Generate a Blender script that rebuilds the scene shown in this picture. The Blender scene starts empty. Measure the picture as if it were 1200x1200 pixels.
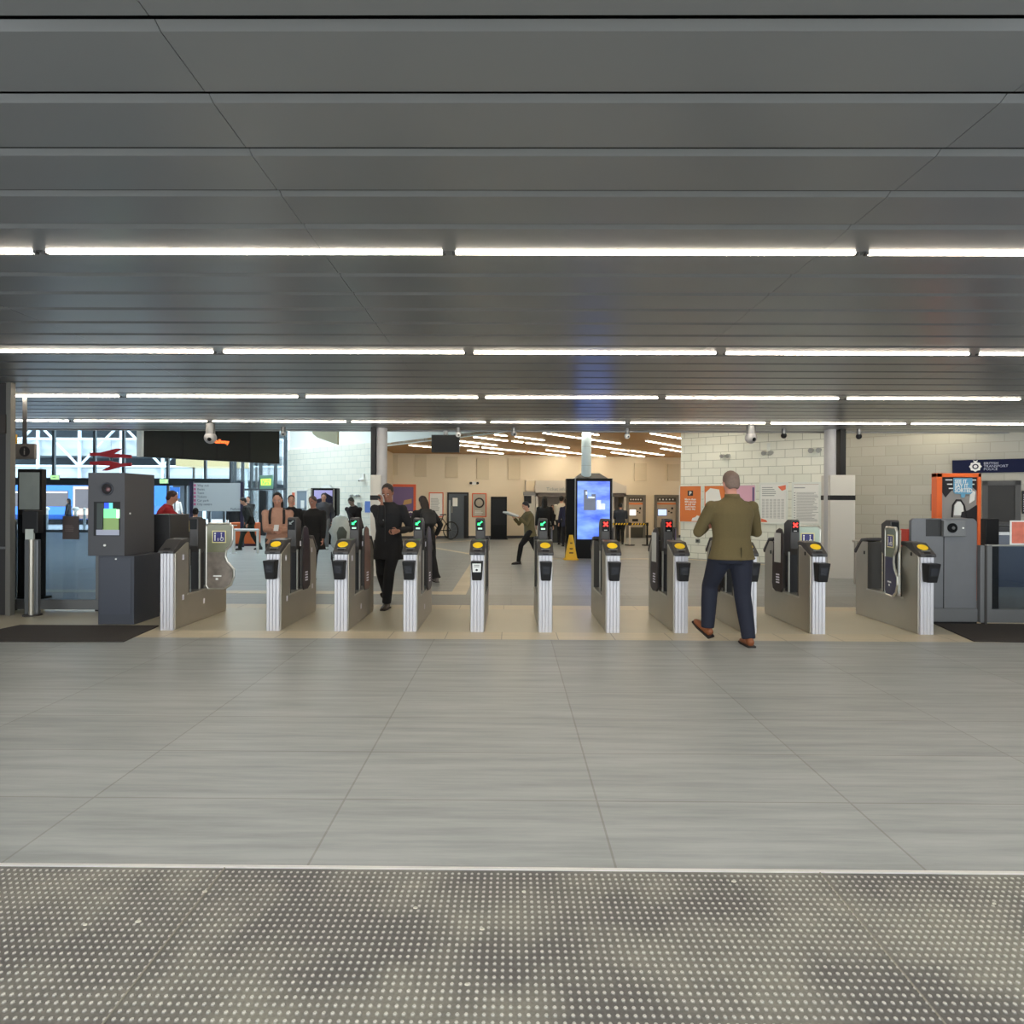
import bpy, bmesh, math, random
from mathutils import Vector, Matrix
random.seed(7)
SC = bpy.context.scene
COL = SC.collection
PI = math.pi

# ------------------------------------------------------------------ camera, sky, light, exposure
FPX, CX, CY, CAMH = 750.0, 594.4, 587.0, 1.46
YAW, ROLL = 0.0068, 0.0044
_f = Vector((-math.sin(YAW), math.cos(YAW), 0)); _r0 = Vector((math.cos(YAW), math.sin(YAW), 0)); _u0 = Vector((0, 0, 1))
_r = _r0 * math.cos(ROLL) + _u0 * math.sin(ROLL); _u = _u0 * math.cos(ROLL) - _r0 * math.sin(ROLL)
CAM = Vector((0, 0, CAMH))
cd = bpy.data.cameras.new('camera'); cam = bpy.data.objects.new('camera', cd); COL.objects.link(cam)
cd.sensor_width = 36; cd.lens = FPX / 1200 * 36; cd.shift_x = (600 - CX) / 1200; cd.shift_y = -(600 - CY) / 1200
cd.clip_start = 0.05; cd.clip_end = 300
cam.matrix_world = Matrix(((_r.x, _u.x, -_f.x, 0), (_r.y, _u.y, -_f.y, 0), (_r.z, _u.z, -_f.z, CAMH), (0, 0, 0, 1)))
SC.camera = cam

W = bpy.data.worlds.new('overcast_sky'); SC.world = W; W.use_nodes = True
bg = W.node_tree.nodes['Background']; bg.inputs[0].default_value = (0.89, 0.955, 0.985, 1); bg.inputs[1].default_value = 2.6
sd = bpy.data.lights.new('sun', 'SUN'); sd.energy = 3.0; sd.angle = math.radians(6); sd.color = (1, 0.97, 0.92)
sun = bpy.data.objects.new('sun', sd); COL.objects.link(sun); sun.rotation_euler = (math.radians(28), math.radians(8), 0)
SC.view_settings.view_transform = 'Standard'; SC.view_settings.look = 'None'
SC.view_settings.gamma = 1; SC.view_settings.use_curve_mapping = False
SC.view_settings.exposure = 0.53
LED_HALL, LED_WOOD = 31.0, 19.0
SC.cycles.use_denoising = True
SC.cycles.max_bounces = 8
SC.cycles.transparent_max_bounces = 16
SC.cycles.sample_clamp_indirect = 4.0

def ray(px, py): return _f * FPX + _r * (px - CX) - _u * (py - CY)
def P(px, py, Y):
    d = ray(px, py); return CAM + d * (Y / d.y)
def G(px, py, z=0.0):
    d = ray(px, py); return CAM + d * ((z - CAMH) / d.z)
def HIT(px, py, pl):
    (x0, y0), (x1, y1) = pl; n = Vector((y1 - y0, -(x1 - x0), 0)); d = ray(px, py)
    t = n.dot(Vector((x0, y0, 0)) - CAM) / n.dot(d); return CAM + d * t

# ------------------------------------------------------------------ materials
def srgb(c):
    return tuple((x / 12.92 if x <= 0.04045 else ((x + 0.055) / 1.055) ** 2.4) for x in [v / 255 for v in c])
MATS = {}
def mat(name, rgb=(128, 128, 128), rough=0.5, metal=0.0, emit=0.0, noise=0.0, nscale=8.0, spec=0.5, bump=0.0, coat=0.0):
    if name in MATS: return MATS[name]
    m = bpy.data.materials.new(name); m.use_nodes = True; nt = m.node_tree; b = nt.nodes['Principled BSDF']
    c = srgb(rgb) + (1,)
    b.inputs['Base Color'].default_value = c; b.inputs['Roughness'].default_value = rough; b.inputs['Metallic'].default_value = metal
    b.inputs['Specular IOR Level'].default_value = spec; b.inputs['Coat Weight'].default_value = coat
    if emit:
        b.inputs['Emission Color'].default_value = c; b.inputs['Emission Strength'].default_value = emit
    if noise or bump:
        tc = nt.nodes.new('ShaderNodeTexCoord'); n = nt.nodes.new('ShaderNodeTexNoise'); n.inputs['Scale'].default_value = nscale
        n.inputs['Detail'].default_value = 5
        nt.links.new(tc.outputs['Object'], n.inputs['Vector'])
        if noise:
            mx = nt.nodes.new('ShaderNodeMixRGB'); mx.blend_type = 'MIX'
            mx.inputs[1].default_value = tuple(v * (1 - noise) for v in c[:3]) + (1,)
            mx.inputs[2].default_value = tuple(min(1, v * (1 + noise)) for v in c[:3]) + (1,)
            nt.links.new(n.outputs['Fac'], mx.inputs[0]); nt.links.new(mx.outputs[0], b.inputs['Base Color'])
        if bump:
            bp = nt.nodes.new('ShaderNodeBump'); bp.inputs['Strength'].default_value = bump; bp.inputs['Distance'].default_value = 0.01
            nt.links.new(n.outputs['Fac'], bp.inputs['Height']); nt.links.new(bp.outputs[0], b.inputs['Normal'])
    MATS[name] = m; return m
def glass(name, tint=(0.9, 0.95, 0.96), refl=0.10, rough=0.02):
    if name in MATS: return MATS[name]
    m = bpy.data.materials.new(name); m.use_nodes = True; nt = m.node_tree; nt.nodes.clear()
    o = nt.nodes.new('ShaderNodeOutputMaterial'); t = nt.nodes.new('ShaderNodeBsdfTransparent'); g = nt.nodes.new('ShaderNodeBsdfGlossy')
    mx = nt.nodes.new('ShaderNodeMixShader'); lw = nt.nodes.new('ShaderNodeLayerWeight'); lw.inputs[0].default_value = 0.25
    ad = nt.nodes.new('ShaderNodeMath'); ad.operation = 'MULTIPLY_ADD'; ad.inputs[1].default_value = 0.6; ad.inputs[2].default_value = refl
    t.inputs[0].default_value = tint + (1,); g.inputs['Roughness'].default_value = rough
    nt.links.new(lw.outputs['Fresnel'], ad.inputs[0]); nt.links.new(ad.outputs[0], mx.inputs[0])
    nt.links.new(t.outputs[0], mx.inputs[1]); nt.links.new(g.outputs[0], mx.inputs[2]); nt.links.new(mx.outputs[0], o.inputs[0])
    MATS[name] = m; return m
def brick(name, c1, c2, mortar, bw, rh, ms=0.008, off=0.5, rough=0.4, coord='UV', loc=(0, 0, 0), streak=0.0, bump=0.25, spec=0.5):
    m = bpy.data.materials.new(name); m.use_nodes = True; nt = m.node_tree; b = nt.nodes['Principled BSDF']
    b.inputs['Roughness'].default_value = rough; b.inputs['Specular IOR Level'].default_value = spec
    tc = nt.nodes.new('ShaderNodeTexCoord'); mp = nt.nodes.new('ShaderNodeMapping'); mp.inputs['Location'].default_value = loc
    bt = nt.nodes.new('ShaderNodeTexBrick'); bt.offset = off; bt.inputs['Scale'].default_value = 1
    bt.inputs['Brick Width'].default_value = bw; bt.inputs['Row Height'].default_value = rh; bt.inputs['Mortar Size'].default_value = ms
    bt.inputs['Mortar Smooth'].default_value = 0.1; bt.inputs['Bias'].default_value = 0
    for i, c in ((1, c1), (2, c2), (3, mortar)): bt.inputs[i].default_value = srgb(c) + (1,)
    nt.links.new(tc.outputs[coord], mp.inputs[0]); nt.links.new(mp.outputs[0], bt.inputs[0])
    out = bt.outputs['Color']
    if streak:
        mp2 = nt.nodes.new('ShaderNodeMapping'); mp2.inputs['Scale'].default_value = (0.55, 7.5, 1); nt.links.new(tc.outputs[coord], mp2.inputs[0])
        n = nt.nodes.new('ShaderNodeTexNoise'); n.inputs['Scale'].default_value = 1.6; n.inputs['Detail'].default_value = 8; n.inputs['Roughness'].default_value = 0.68
        nt.links.new(mp2.outputs[0], n.inputs['Vector'])
        cr = nt.nodes.new('ShaderNodeValToRGB'); cr.color_ramp.elements[0].position = 0.33; cr.color_ramp.elements[1].position = 0.62
        v = 1 - streak; cr.color_ramp.elements[0].color = (v * 0.97, v, v, 1); cr.color_ramp.elements[1].color = (1, 1, 1, 1)
        nt.links.new(n.outputs['Fac'], cr.inputs[0])
        mu = nt.nodes.new('ShaderNodeMixRGB'); mu.blend_type = 'MULTIPLY'; mu.inputs[0].default_value = 1
        nt.links.new(out, mu.inputs[1]); nt.links.new(cr.outputs[0], mu.inputs[2]); out = mu.outputs[0]
    nt.links.new(out, b.inputs['Base Color'])
    bp = nt.nodes.new('ShaderNodeBump'); bp.inputs['Strength'].default_value = bump; bp.inputs['Distance'].default_value = 0.004; bp.invert = True
    nt.links.new(bt.outputs['Fac'], bp.inputs['Height']); nt.links.new(bp.outputs[0], b.inputs['Normal'])
    MATS[name] = m; return m

STEEL = mat('brushed_steel', (176, 171, 160), 0.36, 0.8, noise=0.08, nscale=3)
ALU = mat('fluted_aluminium', (198, 197, 202), 0.42, 0.45)
DALU = mat('grey_aluminium', (120, 121, 122), 0.4, 0.6)
BLACKP = mat('black_plastic', (28, 28, 30), 0.48, spec=0.3)
CAPG = mat('charcoal_plastic', (56, 54, 54), 0.45)
DARKG = mat('dark_grey_paint', (62, 64, 70), 0.5)
YEL = mat('yellow_plastic', (240, 200, 20), 0.45)
WHT = mat('white_paint', (235, 235, 232), 0.5)
GREEN = mat('green_led', (40, 255, 120), 0.4, emit=2.2)
GREEND = mat('pale_green_led', (170, 220, 190), 0.4, emit=0.5)
RED = mat('red_led', (255, 40, 30), 0.4, emit=2.5)
SCRN = mat('dark_screen', (12, 14, 16), 0.3, spec=0.12)
GLS = glass('clear_glass')
TGLS = glass('tinted_gate_glass', (0.58, 0.64, 0.70), 0.05)
FGLS = glass('facade_glass', (0.88, 0.95, 0.98), 0.04)

# ------------------------------------------------------------------ mesh builder
class MB:
    def __init__(s): s.v = []; s.f = []
    def add(s, vs, fs):
        n = len(s.v); s.v += [tuple(v) for v in vs]; s.f += [tuple(i + n for i in f) for f in fs]; return s
    def box(s, x0, x1, y0, y1, z0, z1):
        return s.add([(x0, y0, z0), (x1, y0, z0), (x1, y1, z0), (x0, y1, z0), (x0, y0, z1), (x1, y0, z1), (x1, y1, z1), (x0, y1, z1)],
                     [(0, 3, 2, 1), (4, 5, 6, 7), (0, 1, 5, 4), (1, 2, 6, 5), (2, 3, 7, 6), (3, 0, 4, 7)])
    def prism(s, pts, h0, h1, axis='x'):
        # pts: 2D polygon; axis x -> (y,z); y -> (x,z); z -> (x,y)
        def m(p, h): return (h, p[0], p[1]) if axis == 'x' else (p[0], h, p[1]) if axis == 'y' else (p[0], p[1], h)
        n = len(pts)
        fs = [tuple(range(n - 1, -1, -1)), tuple(range(n, 2 * n))] + [(i, (i + 1) % n, n + (i + 1) % n, n + i) for i in range(n)]
        return s.add([m(p, h0) for p in pts] + [m(p, h1) for p in pts], fs)
    def loft(s, pts, rad, n=12, side=(1, 0, 0)):
        pts = [Vector(p) for p in pts]; vs = []; fs = []; sd_ = Vector(side)
        for i, p in enumerate(pts):
            t = (pts[min(i + 1, len(pts) - 1)] - pts[max(i - 1, 0)]).normalized()
            a = sd_ - t * sd_.dot(t)
            if a.length < 1e-3: a = Vector((0, 1, 0)) - t * t.y
            a.normalize(); b = t.cross(a); r = rad[i] if isinstance(rad, (list, tuple)) else rad
            ra, rb = r if isinstance(r, (list, tuple)) else (r, r)
            for k in range(n):
                q = 2 * PI * k / n; vs.append(p + a * (ra * math.cos(q)) + b * (rb * math.sin(q)))
            if i:
                for k in range(n):
                    k2 = (k + 1) % n; fs.append(((i - 1) * n + k, (i - 1) * n + k2, i * n + k2, i * n + k))
        fs.append(tuple(range(n - 1, -1, -1))); m = (len(pts) - 1) * n; fs.append(tuple(range(m, m + n)))
        return s.add(vs, fs)
    def cyl(s, p0, p1, r0, r1=None, n=20):
        return s.loft([p0, p1], [r0, r0 if r1 is None else r1], n)
    def tube(s, pts, r, n=8, closed=False):
        pts = [Vector(p) for p in pts]
        if closed: pts = pts + [pts[0]]
        for a, b in zip(pts, pts[1:]):
            if (b - a).length > 1e-5:
                e = (b - a).normalized() * r * 0.35; s.loft([a - e, b + e], r, n)
        return s
    def ball(s, c, r, n=14, m=8):
        c = Vector(c); rx, ry, rz = r if isinstance(r, (list, tuple)) else (r, r, r); pts = []; vs = []; fs = []
        for i in range(1, m):
            t = PI * i / m
            for k in range(n):
                q = 2 * PI * k / n; vs.append(c + Vector((rx * math.sin(t) * math.cos(q), ry * math.sin(t) * math.sin(q), -rz * math.cos(t))))
        vs.append(c + Vector((0, 0, -rz))); vs.append(c + Vector((0, 0, rz)))
        for i in range(m - 2):
            for k in range(n):
                k2 = (k + 1) % n; fs.append((i * n + k, i * n + k2, (i + 1) * n + k2, (i + 1) * n + k))
        b = (m - 1) * n
        for k in range(n):
            k2 = (k + 1) % n; fs.append((b, k2, k)); fs.append((b + 1, (m - 2) * n + k, (m - 2) * n + k2))
        return s.add(vs, fs)
    def torus(s, c, R, r, axis='y', n=28, m=8):
        c = Vector(c); vs = []; fs = []
        for i in range(n):
            a = 2 * PI * i / n
            for k in range(m):
                q = 2 * PI * k / m; rr = R + r * math.cos(q); h = r * math.sin(q)
                u, v = rr * math.cos(a), rr * math.sin(a)
                vs.append(c + (Vector((u, h, v)) if axis == 'y' else Vector((h, u, v)) if axis == 'x' else Vector((u, v, h))))
                fs.append((i * m + k, ((i + 1) % n) * m + k, ((i + 1) % n) * m + (k + 1) % m, i * m + (k + 1) % m))
        return s.add(vs, fs)
    def mesh(s, name):
        me = bpy.data.meshes.new(name); me.from_pydata([tuple(v) for v in s.v], [], s.f)
        bm = bmesh.new(); bm.from_mesh(me); bmesh.ops.recalc_face_normals(bm, faces=bm.faces); bm.to_mesh(me); bm.free(); return me
    def build(s, name, m, parent=None, bevel=0, smooth=False, kind=None, label=None):
        me = s.mesh(name); me.materials.append(m); return link(name, me, parent, bevel, smooth, kind, label)
def link(name, me, parent=None, bevel=0, smooth=False, kind=None, label=None):
    o = bpy.data.objects.new(name, me); COL.objects.link(o)
    if parent: o.parent = parent
    if smooth:
        for p in me.polygons: p.use_smooth = True
        if smooth == 'auto':
            me.set_sharp_from_angle(angle=math.radians(40))
    if bevel:
        b = o.modifiers.new('bevel', 'BEVEL'); b.width = bevel; b.segments = 2; b.limit_method = 'ANGLE'; b.angle_limit = math.radians(35)
    if kind: o['kind'] = kind
    if label: o['label'] = label
    return o
def B(x0, x1, y0, y1, z0, z1): return MB().box(x0, x1, y0, y1, z0, z1)
def thing(name, label, cat, loc=(0, 0, 0), rz=0, group=None):
    o = bpy.data.objects.new(name, None); COL.objects.link(o); o.location = loc; o.rotation_euler = (0, 0, rz)
    o.empty_display_size = 0.1
    return tag(o, label, cat, group)
def tag(o, label, cat, group=None):
    o['label'] = label; o['category'] = cat
    if group: o['group'] = group
    return o
def copy_tree(o, parent=None):
    c = o.copy(); COL.objects.link(c); c.parent = parent
    for ch in list(o.children): copy_tree(ch, c)
    return c
def text(name, s, size, loc, m, parent=None, ext=0.001, align='LEFT', rx=PI / 2, rz=0, bold=0.0, sx=1.0):
    cu = bpy.data.curves.new(name, 'FONT'); cu.body = s; cu.size = size; cu.extrude = ext; cu.align_x = align; cu.offset = bold; cu.resolution_u = 2
    t = bpy.data.objects.new('tmp', cu); COL.objects.link(t); dg = bpy.context.evaluated_depsgraph_get()
    me = bpy.data.meshes.new_from_object(t.evaluated_get(dg)); bpy.data.objects.remove(t)
    M = Matrix.Translation(loc) @ Matrix.Rotation(rz, 4, 'Z') @ Matrix.Rotation(rx, 4, 'X') @ Matrix.Diagonal((sx, 1, 1, 1)); me.transform(M)
    me.materials.clear(); me.materials.append(m); return link(name, me, parent)
def wall(name, p0, p1, z0, z1, m, th=0.2, kind='structure', side=1):
    # box wall from p0 to p1; thickness behind (side=1: to the left of p0->p1); UV in metres
    p0 = Vector((p0[0], p0[1], 0)); p1 = Vector((p1[0], p1[1], 0)); d = (p1 - p0); L = d.length; d.normalize(); n = Vector((-d.y, d.x, 0)) * th * side
    me = bpy.data.meshes.new(name)
    vs = [p0, p1, p1 + n, p0 + n]; vv = [(v.x, v.y, z0) for v in vs] + [(v.x, v.y, z1) for v in vs]
    me.from_pydata(vv, [], [(0, 3, 2, 1), (4, 5, 6, 7), (0, 1, 5, 4), (1, 2, 6, 5), (2, 3, 7, 6), (3, 0, 4, 7)])
    bm = bmesh.new(); bm.from_mesh(me); bmesh.ops.recalc_face_normals(bm, faces=bm.faces); bm.to_mesh(me); bm.free()
    uv = me.uv_layers.new(name='UVMap')
    for lp in me.loops:
        co = me.vertices[lp.vertex_index].co; uv.data[lp.index].uv = ((Vector((co.x, co.y, 0)) - p0).dot(d), co.z)
    me.materials.append(m); o = link(name, me); o['kind'] = kind; return o

# ------------------------------------------------------------------ key planes
Y_MAT, Y_TILE, Y_GATE, Y_END = 2.53, 6.74, 7.11, 12.9
BACK = ((-4.72, 24.3), (7.4, 26.25))
RW1 = ((4.43, 16.8), (7.35, 14.5)); RW2 = ((7.35, 14.5), (11.4, 11.8))
LBR = ((-8.78, 25.0), (-4.66, 21.6))
FAC1 = ((-24.0, 28.0), (-12.3, 28.0)); FAC2 = ((-12.3, 28.0), (-8.78, 25.0))
def ceil_z(Y): return 2.985 - 0.0118 * (Y - 2.0)

# ------------------------------------------------------------------ floors
m_tile = brick('large_grey_floor_tile', (162, 165, 163), (151, 154, 152), (138, 138, 133), 1.23, 0.59, 0.005, 0.0, 0.42, 'Object', (0.808 + 1.23 * 20, -2.53 + 5.9 * 5, 0), streak=0.30, bump=0.15)
m_tile2 = brick('grey_concourse_tile', (150, 153, 152), (138, 142, 142), (112, 112, 108), 1.2, 0.2, 0.004, 0.5, 0.38, 'Object', (36, 30, 0), streak=0.2, bump=0.1)
m_beige = brick('beige_border_tile', (205, 192, 166), (196, 182, 155), (150, 140, 120), 0.6, 0.6, 0.005, 0.0, 0.4, 'Object', (36.1, -6.74 + 24, 0), streak=0.1, bump=0.1)
m_ggrey = brick('mid_grey_band_tile', (140, 140, 136), (132, 132, 128), (112, 112, 108), 1.2, 0.6, 0.005, 0.5, 0.4, 'Object', (36, 30, 0), streak=0.2, bump=0.1)
B(-9.5, 9.5, Y_MAT + 0.012, Y_TILE, -0.1, 0.0).build('floor', m_tile, kind='structure')
B(-9.5, 9.5, Y_TILE, 7.12, -0.1, 0.0).build('floor_beige_border', m_beige, kind='structure')
m_lane = mat('brushed_lane_plate', (186, 178, 156), 0.36, 0.25, noise=0.10, nscale=1.5)
B(-9.5, 9.5, 7.12, 8.62, -0.1, 0.0).build('floor_gate_lane', m_lane, kind='structure')
B(-9.5, 9.5, 8.62, 8.95, -0.1, 0.0).build('floor_beige_rear_border', m_beige, kind='structure')
B(-9.5, 11.6, 8.95, 9.95, -0.1, 0.0).build('floor_grey_band', m_ggrey, kind='structure')
B(-9.5, -0.7, 9.95, 10.25, -0.1, 0.002).build('floor_beige_line', m_beige, kind='structure')
B(-0.95, -0.70, 10.25, 15.5, -0.1, 0.002).build('floor_beige_aisle_line', m_beige, kind='structure')
fl = MB().prism([(-25, 8.62), (-9.5, 8.62), (-9.5, 9.95), (11.6, 9.95), (11.6, 27), (-9, 27), (-12.4, 28.4), (-25, 28.4)], -0.1, 0.0, 'z')
fl.build('floor_concourse', m_tile2, kind='structure')
for i, (a, b) in enumerate((((500, 640.5), (553, 649.5)), ((498, 637), (560, 633)), ((800, 655), (1100, 676)), ((640, 655), (790, 655)))):
    p, q = G(*a), G(*b); d = (q - p); d.normalize(); n = Vector((-d.y, d.x, 0)) * 0.09
    MB().prism([(p - n)[:2], (q - n)[:2], (q + n)[:2], (p + n)[:2]], -0.05, 0.003, 'z').build('floor_pale_line', m_beige, kind='structure')
# ribbed metal plates inside the lanes of the middle gates
# threshold strip
B(-9.5, 9.5, Y_MAT - 0.002, Y_MAT + 0.012, -0.1, 0.006).build('trim_threshold', mat('threshold_alu', (225, 225, 222), 0.35, 0.6), kind='structure')
# studded rubber floor : base + worn studs
def studded():
    m = bpy.data.materials.new('worn_studded_rubber'); m.use_nodes = True; nt = m.node_tree; b = nt.nodes['Principled BSDF']; b.inputs['Roughness'].default_value = 0.62
    tc = nt.nodes.new('ShaderNodeTexCoord'); n1 = nt.nodes.new('ShaderNodeTexNoise'); n1.inputs['Scale'].default_value = 2.1; n1.inputs['Detail'].default_value = 6
    n2 = nt.nodes.new('ShaderNodeTexNoise'); n2.inputs['Scale'].default_value = 90; n2.inputs['Detail'].default_value = 3
    nt.links.new(tc.outputs['Object'], n1.inputs['Vector']); nt.links.new(tc.outputs['Object'], n2.inputs['Vector'])
    cr = nt.nodes.new('ShaderNodeValToRGB'); e = cr.color_ramp.elements; e[0].position = 0.42; e[1].position = 0.62
    e[0].color = srgb((93, 90, 86)) + (1,); e[1].color = srgb((127, 124, 113)) + (1,)
    nt.links.new(n1.outputs['Fac'], cr.inputs[0])
    sx = nt.nodes.new('ShaderNodeSeparateXYZ'); nt.links.new(tc.outputs['Object'], sx.inputs[0])
    mr = nt.nodes.new('ShaderNodeMapRange'); mr.inputs[1].default_value = 0.0012; mr.inputs[2].default_value = 0.0042; nt.links.new(sx.outputs['Z'], mr.inputs[0])
    mx = nt.nodes.new('ShaderNodeMixRGB'); mx.inputs[2].default_value = srgb((182, 178, 168)) + (1,); nt.links.new(mr.outputs[0], mx.inputs[0]); nt.links.new(cr.outputs[0], mx.inputs[1])
    mu = nt.nodes.new('ShaderNodeMixRGB'); mu.blend_type = 'OVERLAY'; mu.inputs[0].default_value = 0.35; nt.links.new(mx.outputs[0], mu.inputs[1]); nt.links.new(n2.outputs['Fac'], mu.inputs[2])
    nt.links.new(mu.outputs[0], b.inputs['Base Color']); return m
mb = B(-4.0, 4.0, -3.0, Y_MAT - 0.002, -0.1, 0.0)
px_, py_ = 0.0253, 0.0285
nx = int(2.3 / px_); ring = [(math.cos(2 * PI * k / 6), math.sin(2 * PI * k / 6)) for k in range(6)]
vs = []; fs = []
y = Y_MAT - 0.03
while y > 1.55:
    for i in range(-nx, nx + 1):
        cx, cy = i * px_ + 0.004, y; b0 = len(vs)
        vs += [(cx + c * 0.0078, cy + s_ * 0.0078, 0.0) for c, s_ in ring] + [(cx + c * 0.0048, cy + s_ * 0.0048, 0.0042) for c, s_ in ring]
        fs += [(b0 + k, b0 + (k + 1) % 6, b0 + 6 + (k + 1) % 6, b0 + 6 + k) for k in range(6)] + [tuple(b0 + 6 + k for k in range(6))]
    y -= py_
mb.add(vs, fs); mb.build('floor_studded_rubber', studded(), kind='structure')
for sx_ in (-1.13, 1.22): B(sx_ - .002, sx_ + .002, 1.2, Y_MAT - 0.003, 0.0, 0.0046).build('trim_rubber_seam', mat('seam_dirt', (140, 136, 122), .8), kind='structure')
# gum spots trodden into the rubber
m_gum = mat('flattened_gum', (190, 188, 172), 0.6)
for i, (gx, gy) in enumerate(((487, 1065), (614, 1046), (162, 1081), (100, 1085), (860, 1034), (565, 1090), (1165, 1060), (240, 1046), (547, 1155))):
    p = G(gx, gy); g_ = MB(); r = random.uniform(.007, .013)
    g_.loft([(p.x, p.y, 0.003), (p.x, p.y, 0.006)], [(r, r * .7), (r * .8, r * .55)], 9)
    tag(g_.build('chewing_gum', m_gum), 'small pale gum spot trodden flat on the studded rubber floor', 'gum', 'gum spots on the studded rubber floor')

# ------------------------------------------------------------------ hall ceiling
m_slat = mat('grey_metal_ceiling_slat', (134, 136, 138), 0.28, 0.6, noise=0.03, nscale=1.2)
m_void = mat('ceiling_void_black', (14, 14, 15), 0.9)
PITCH = 2.575 / 7
cm = MB(); y0 = 3.87
seams = [-10.6, -6.95, -3.95, -1.15, 1.85, 4.8, 7.7, 10.6]
k = -12
while True:
    a = y0 + k * PITCH; b = a + PITCH
    if a > Y_END - 0.3: break
    za, zb = ceil_z(a), ceil_z(b)
    for sI in range(len(seams) - 1):
        xa, xb = seams[sI] + 0.0015, seams[sI + 1] - 0.0015
        # slat profile with a folded lip at its near edge
        cm.prism([(a + 0.012, za + 0.014), (a + 0.047, za), (b - 0.022, zb), (b - 0.020, zb + 0.02), (a + 0.03, za + 0.02)], xa, xb, 'x')
    k += 1
yl = y0 + k * PITCH
ceil_o = cm.build('ceiling', m_slat, kind='structure', smooth=False)
MB().box(-10.6, 10.6, -0.6, Y_END, 3.06, 3.12).box(-24.2, -10.6, 7.9, Y_END, 3.06, 3.12).build('ceiling_deck', m_void, kind='structure')  # second box: unseen lid added to keep sky light from leaking in
B(-10.6, 10.6, Y_END - 0.1, Y_END, ceil_z(Y_END) - 0.01, 3.12).build('trim_ceiling_edge', mat('edge_grey', (150, 150, 150), 0.4, 0.4), kind='structure')

# ------------------------------------------------------------------ LED strip lights in the slatted ceiling
m_led = mat('warm_white_led', (255, 240, 218), 0.5, emit=LED_HALL)
def led_strip(x0, x1, Y, label, grp):
    z = ceil_z(Y); t = thing('ceiling_light', label, 'ceiling light', ((x0 + x1) / 2, Y, z), 0, grp); h = (x1 - x0) / 2
    B(-h, h, -0.030, 0.050, 0.0, 0.03).build('housing', m_slat, t)
    B(-h + 0.02, h - 0.02, -0.016, 0.016, -0.009, -0.0001).build('diffuser', m_led, t)
    for s in (-1, 1): B(s * h - 0.02 * (s > 0), s * h + 0.02 * (s < 0), -0.016, 0.016, -0.014, -0.0001).build('end_cap', CAPG, t)
rows = [(3.87, [(44, 52), (522.5, 531), (1005, 1014)], 297, 2.5, 'first'), (6.36, [(253, 260), (546.5, 554), (841, 848.5), (1137, 1142)], 415, 2.5, 'second'),
        (8.93, [(142, 148), (351, 358), (563, 570), (774, 780), (984, 990)], 466, 2.5, 'third'), (11.5, [(407, 411), (570, 575), (733, 738), (897, 903), (1062, 1067)], 495, 2.5, 'fourth')]
words = {'first': 'nearest row', 'second': 'second row from the front', 'third': 'third row from the front', 'fourth': 'farthest row'}
ords = ['leftmost', 'second from left', 'third from left', 'fourth from left', 'fifth from left', 'sixth from left', 'seventh from left', 'rightmost']
for Y, gaps, py, L, nm in rows:
    xs = [(P(a, py, Y).x, P(b, py, Y).x) for a, b in gaps]
    per = (xs[-1][0] - xs[0][0]) / (len(xs) - 1); gw = xs[0][1] - xs[0][0]
    half = 605 * Y / 750
    k = -1
    st = xs[0][1]
    while st - per > -half - 0.2: st -= per
    segs = []
    s = st - per
    while s < half:
        if s + per - gw > -half: segs.append((s, s + per - gw))
        s += per
    for i, (a, b) in enumerate(segs):
        pos = 'leftmost' if i == 0 else 'rightmost' if i == len(segs) - 1 else ords[i]
        led_strip(a, b, Y, f'{pos} linear LED strip in the {words[nm]} of slatted-ceiling lights', 'linear LED strips in the slatted ceiling')
# rows behind and above the photographer's head
for x in (-4.6, -2.0, 0.6, 3.2): led_strip(x, x + 2.45, 1.0, 'linear LED strip above the photographer, outside the picture', 'linear LED strips overhead')

# ------------------------------------------------------------------ walls
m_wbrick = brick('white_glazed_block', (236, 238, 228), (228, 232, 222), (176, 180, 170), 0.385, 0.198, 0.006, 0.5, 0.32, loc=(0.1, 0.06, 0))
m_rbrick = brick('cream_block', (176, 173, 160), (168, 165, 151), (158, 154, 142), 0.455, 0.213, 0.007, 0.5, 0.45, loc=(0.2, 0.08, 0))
m_lbrick = brick('pale_green_white_block', (236, 234, 222), (228, 228, 216), (196, 204, 198), 0.44, 0.215, 0.007, 0.5, 0.4)
m_cream = mat('cream_plaster', (226, 212, 188), 0.6, noise=0.02, nscale=0.5)
m_fascia = mat('white_fascia', (236, 240, 236), 0.6)
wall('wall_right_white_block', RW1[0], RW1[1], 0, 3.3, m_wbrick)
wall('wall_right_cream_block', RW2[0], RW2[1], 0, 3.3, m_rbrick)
wall('wall_right_return', RW1[0], (RW1[0][0] + 3.2, 25.8), 0, 3.3, m_cream, side=-1)
wall('wall_back', BACK[0], BACK[1], 0, 3.27, m_cream)
wall('baseboard_back', (BACK[0][0] + .02, BACK[0][1] - .02), (BACK[1][0], BACK[1][1] - .02), 0, 0.10, DARKG, 0.018)
wall('wall_left_block', LBR[0], LBR[1], 0, 3.42, m_lbrick)
wall('wall_left_return', LBR[1], (-4.72, 24.3), 0, 3.42, m_cream, side=-1)
wall('wall_left_upper', (LBR[0][0] + .05, LBR[0][1] + .1), (LBR[1][0] + .05, LBR[1][1] + .1), 3.42, 5.2, m_fascia, 0.1)
wall('wall_far_left', (-24, 8.2), (-24, 28.0), 0, 5.2, mat('grey_wall', (140, 142, 145), 0.7), 0.2)
wall('wall_right_far', (11.4, 9), (11.4, 12.2), 0, 3.3, m_rbrick, 0.2, side=-1)
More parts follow.
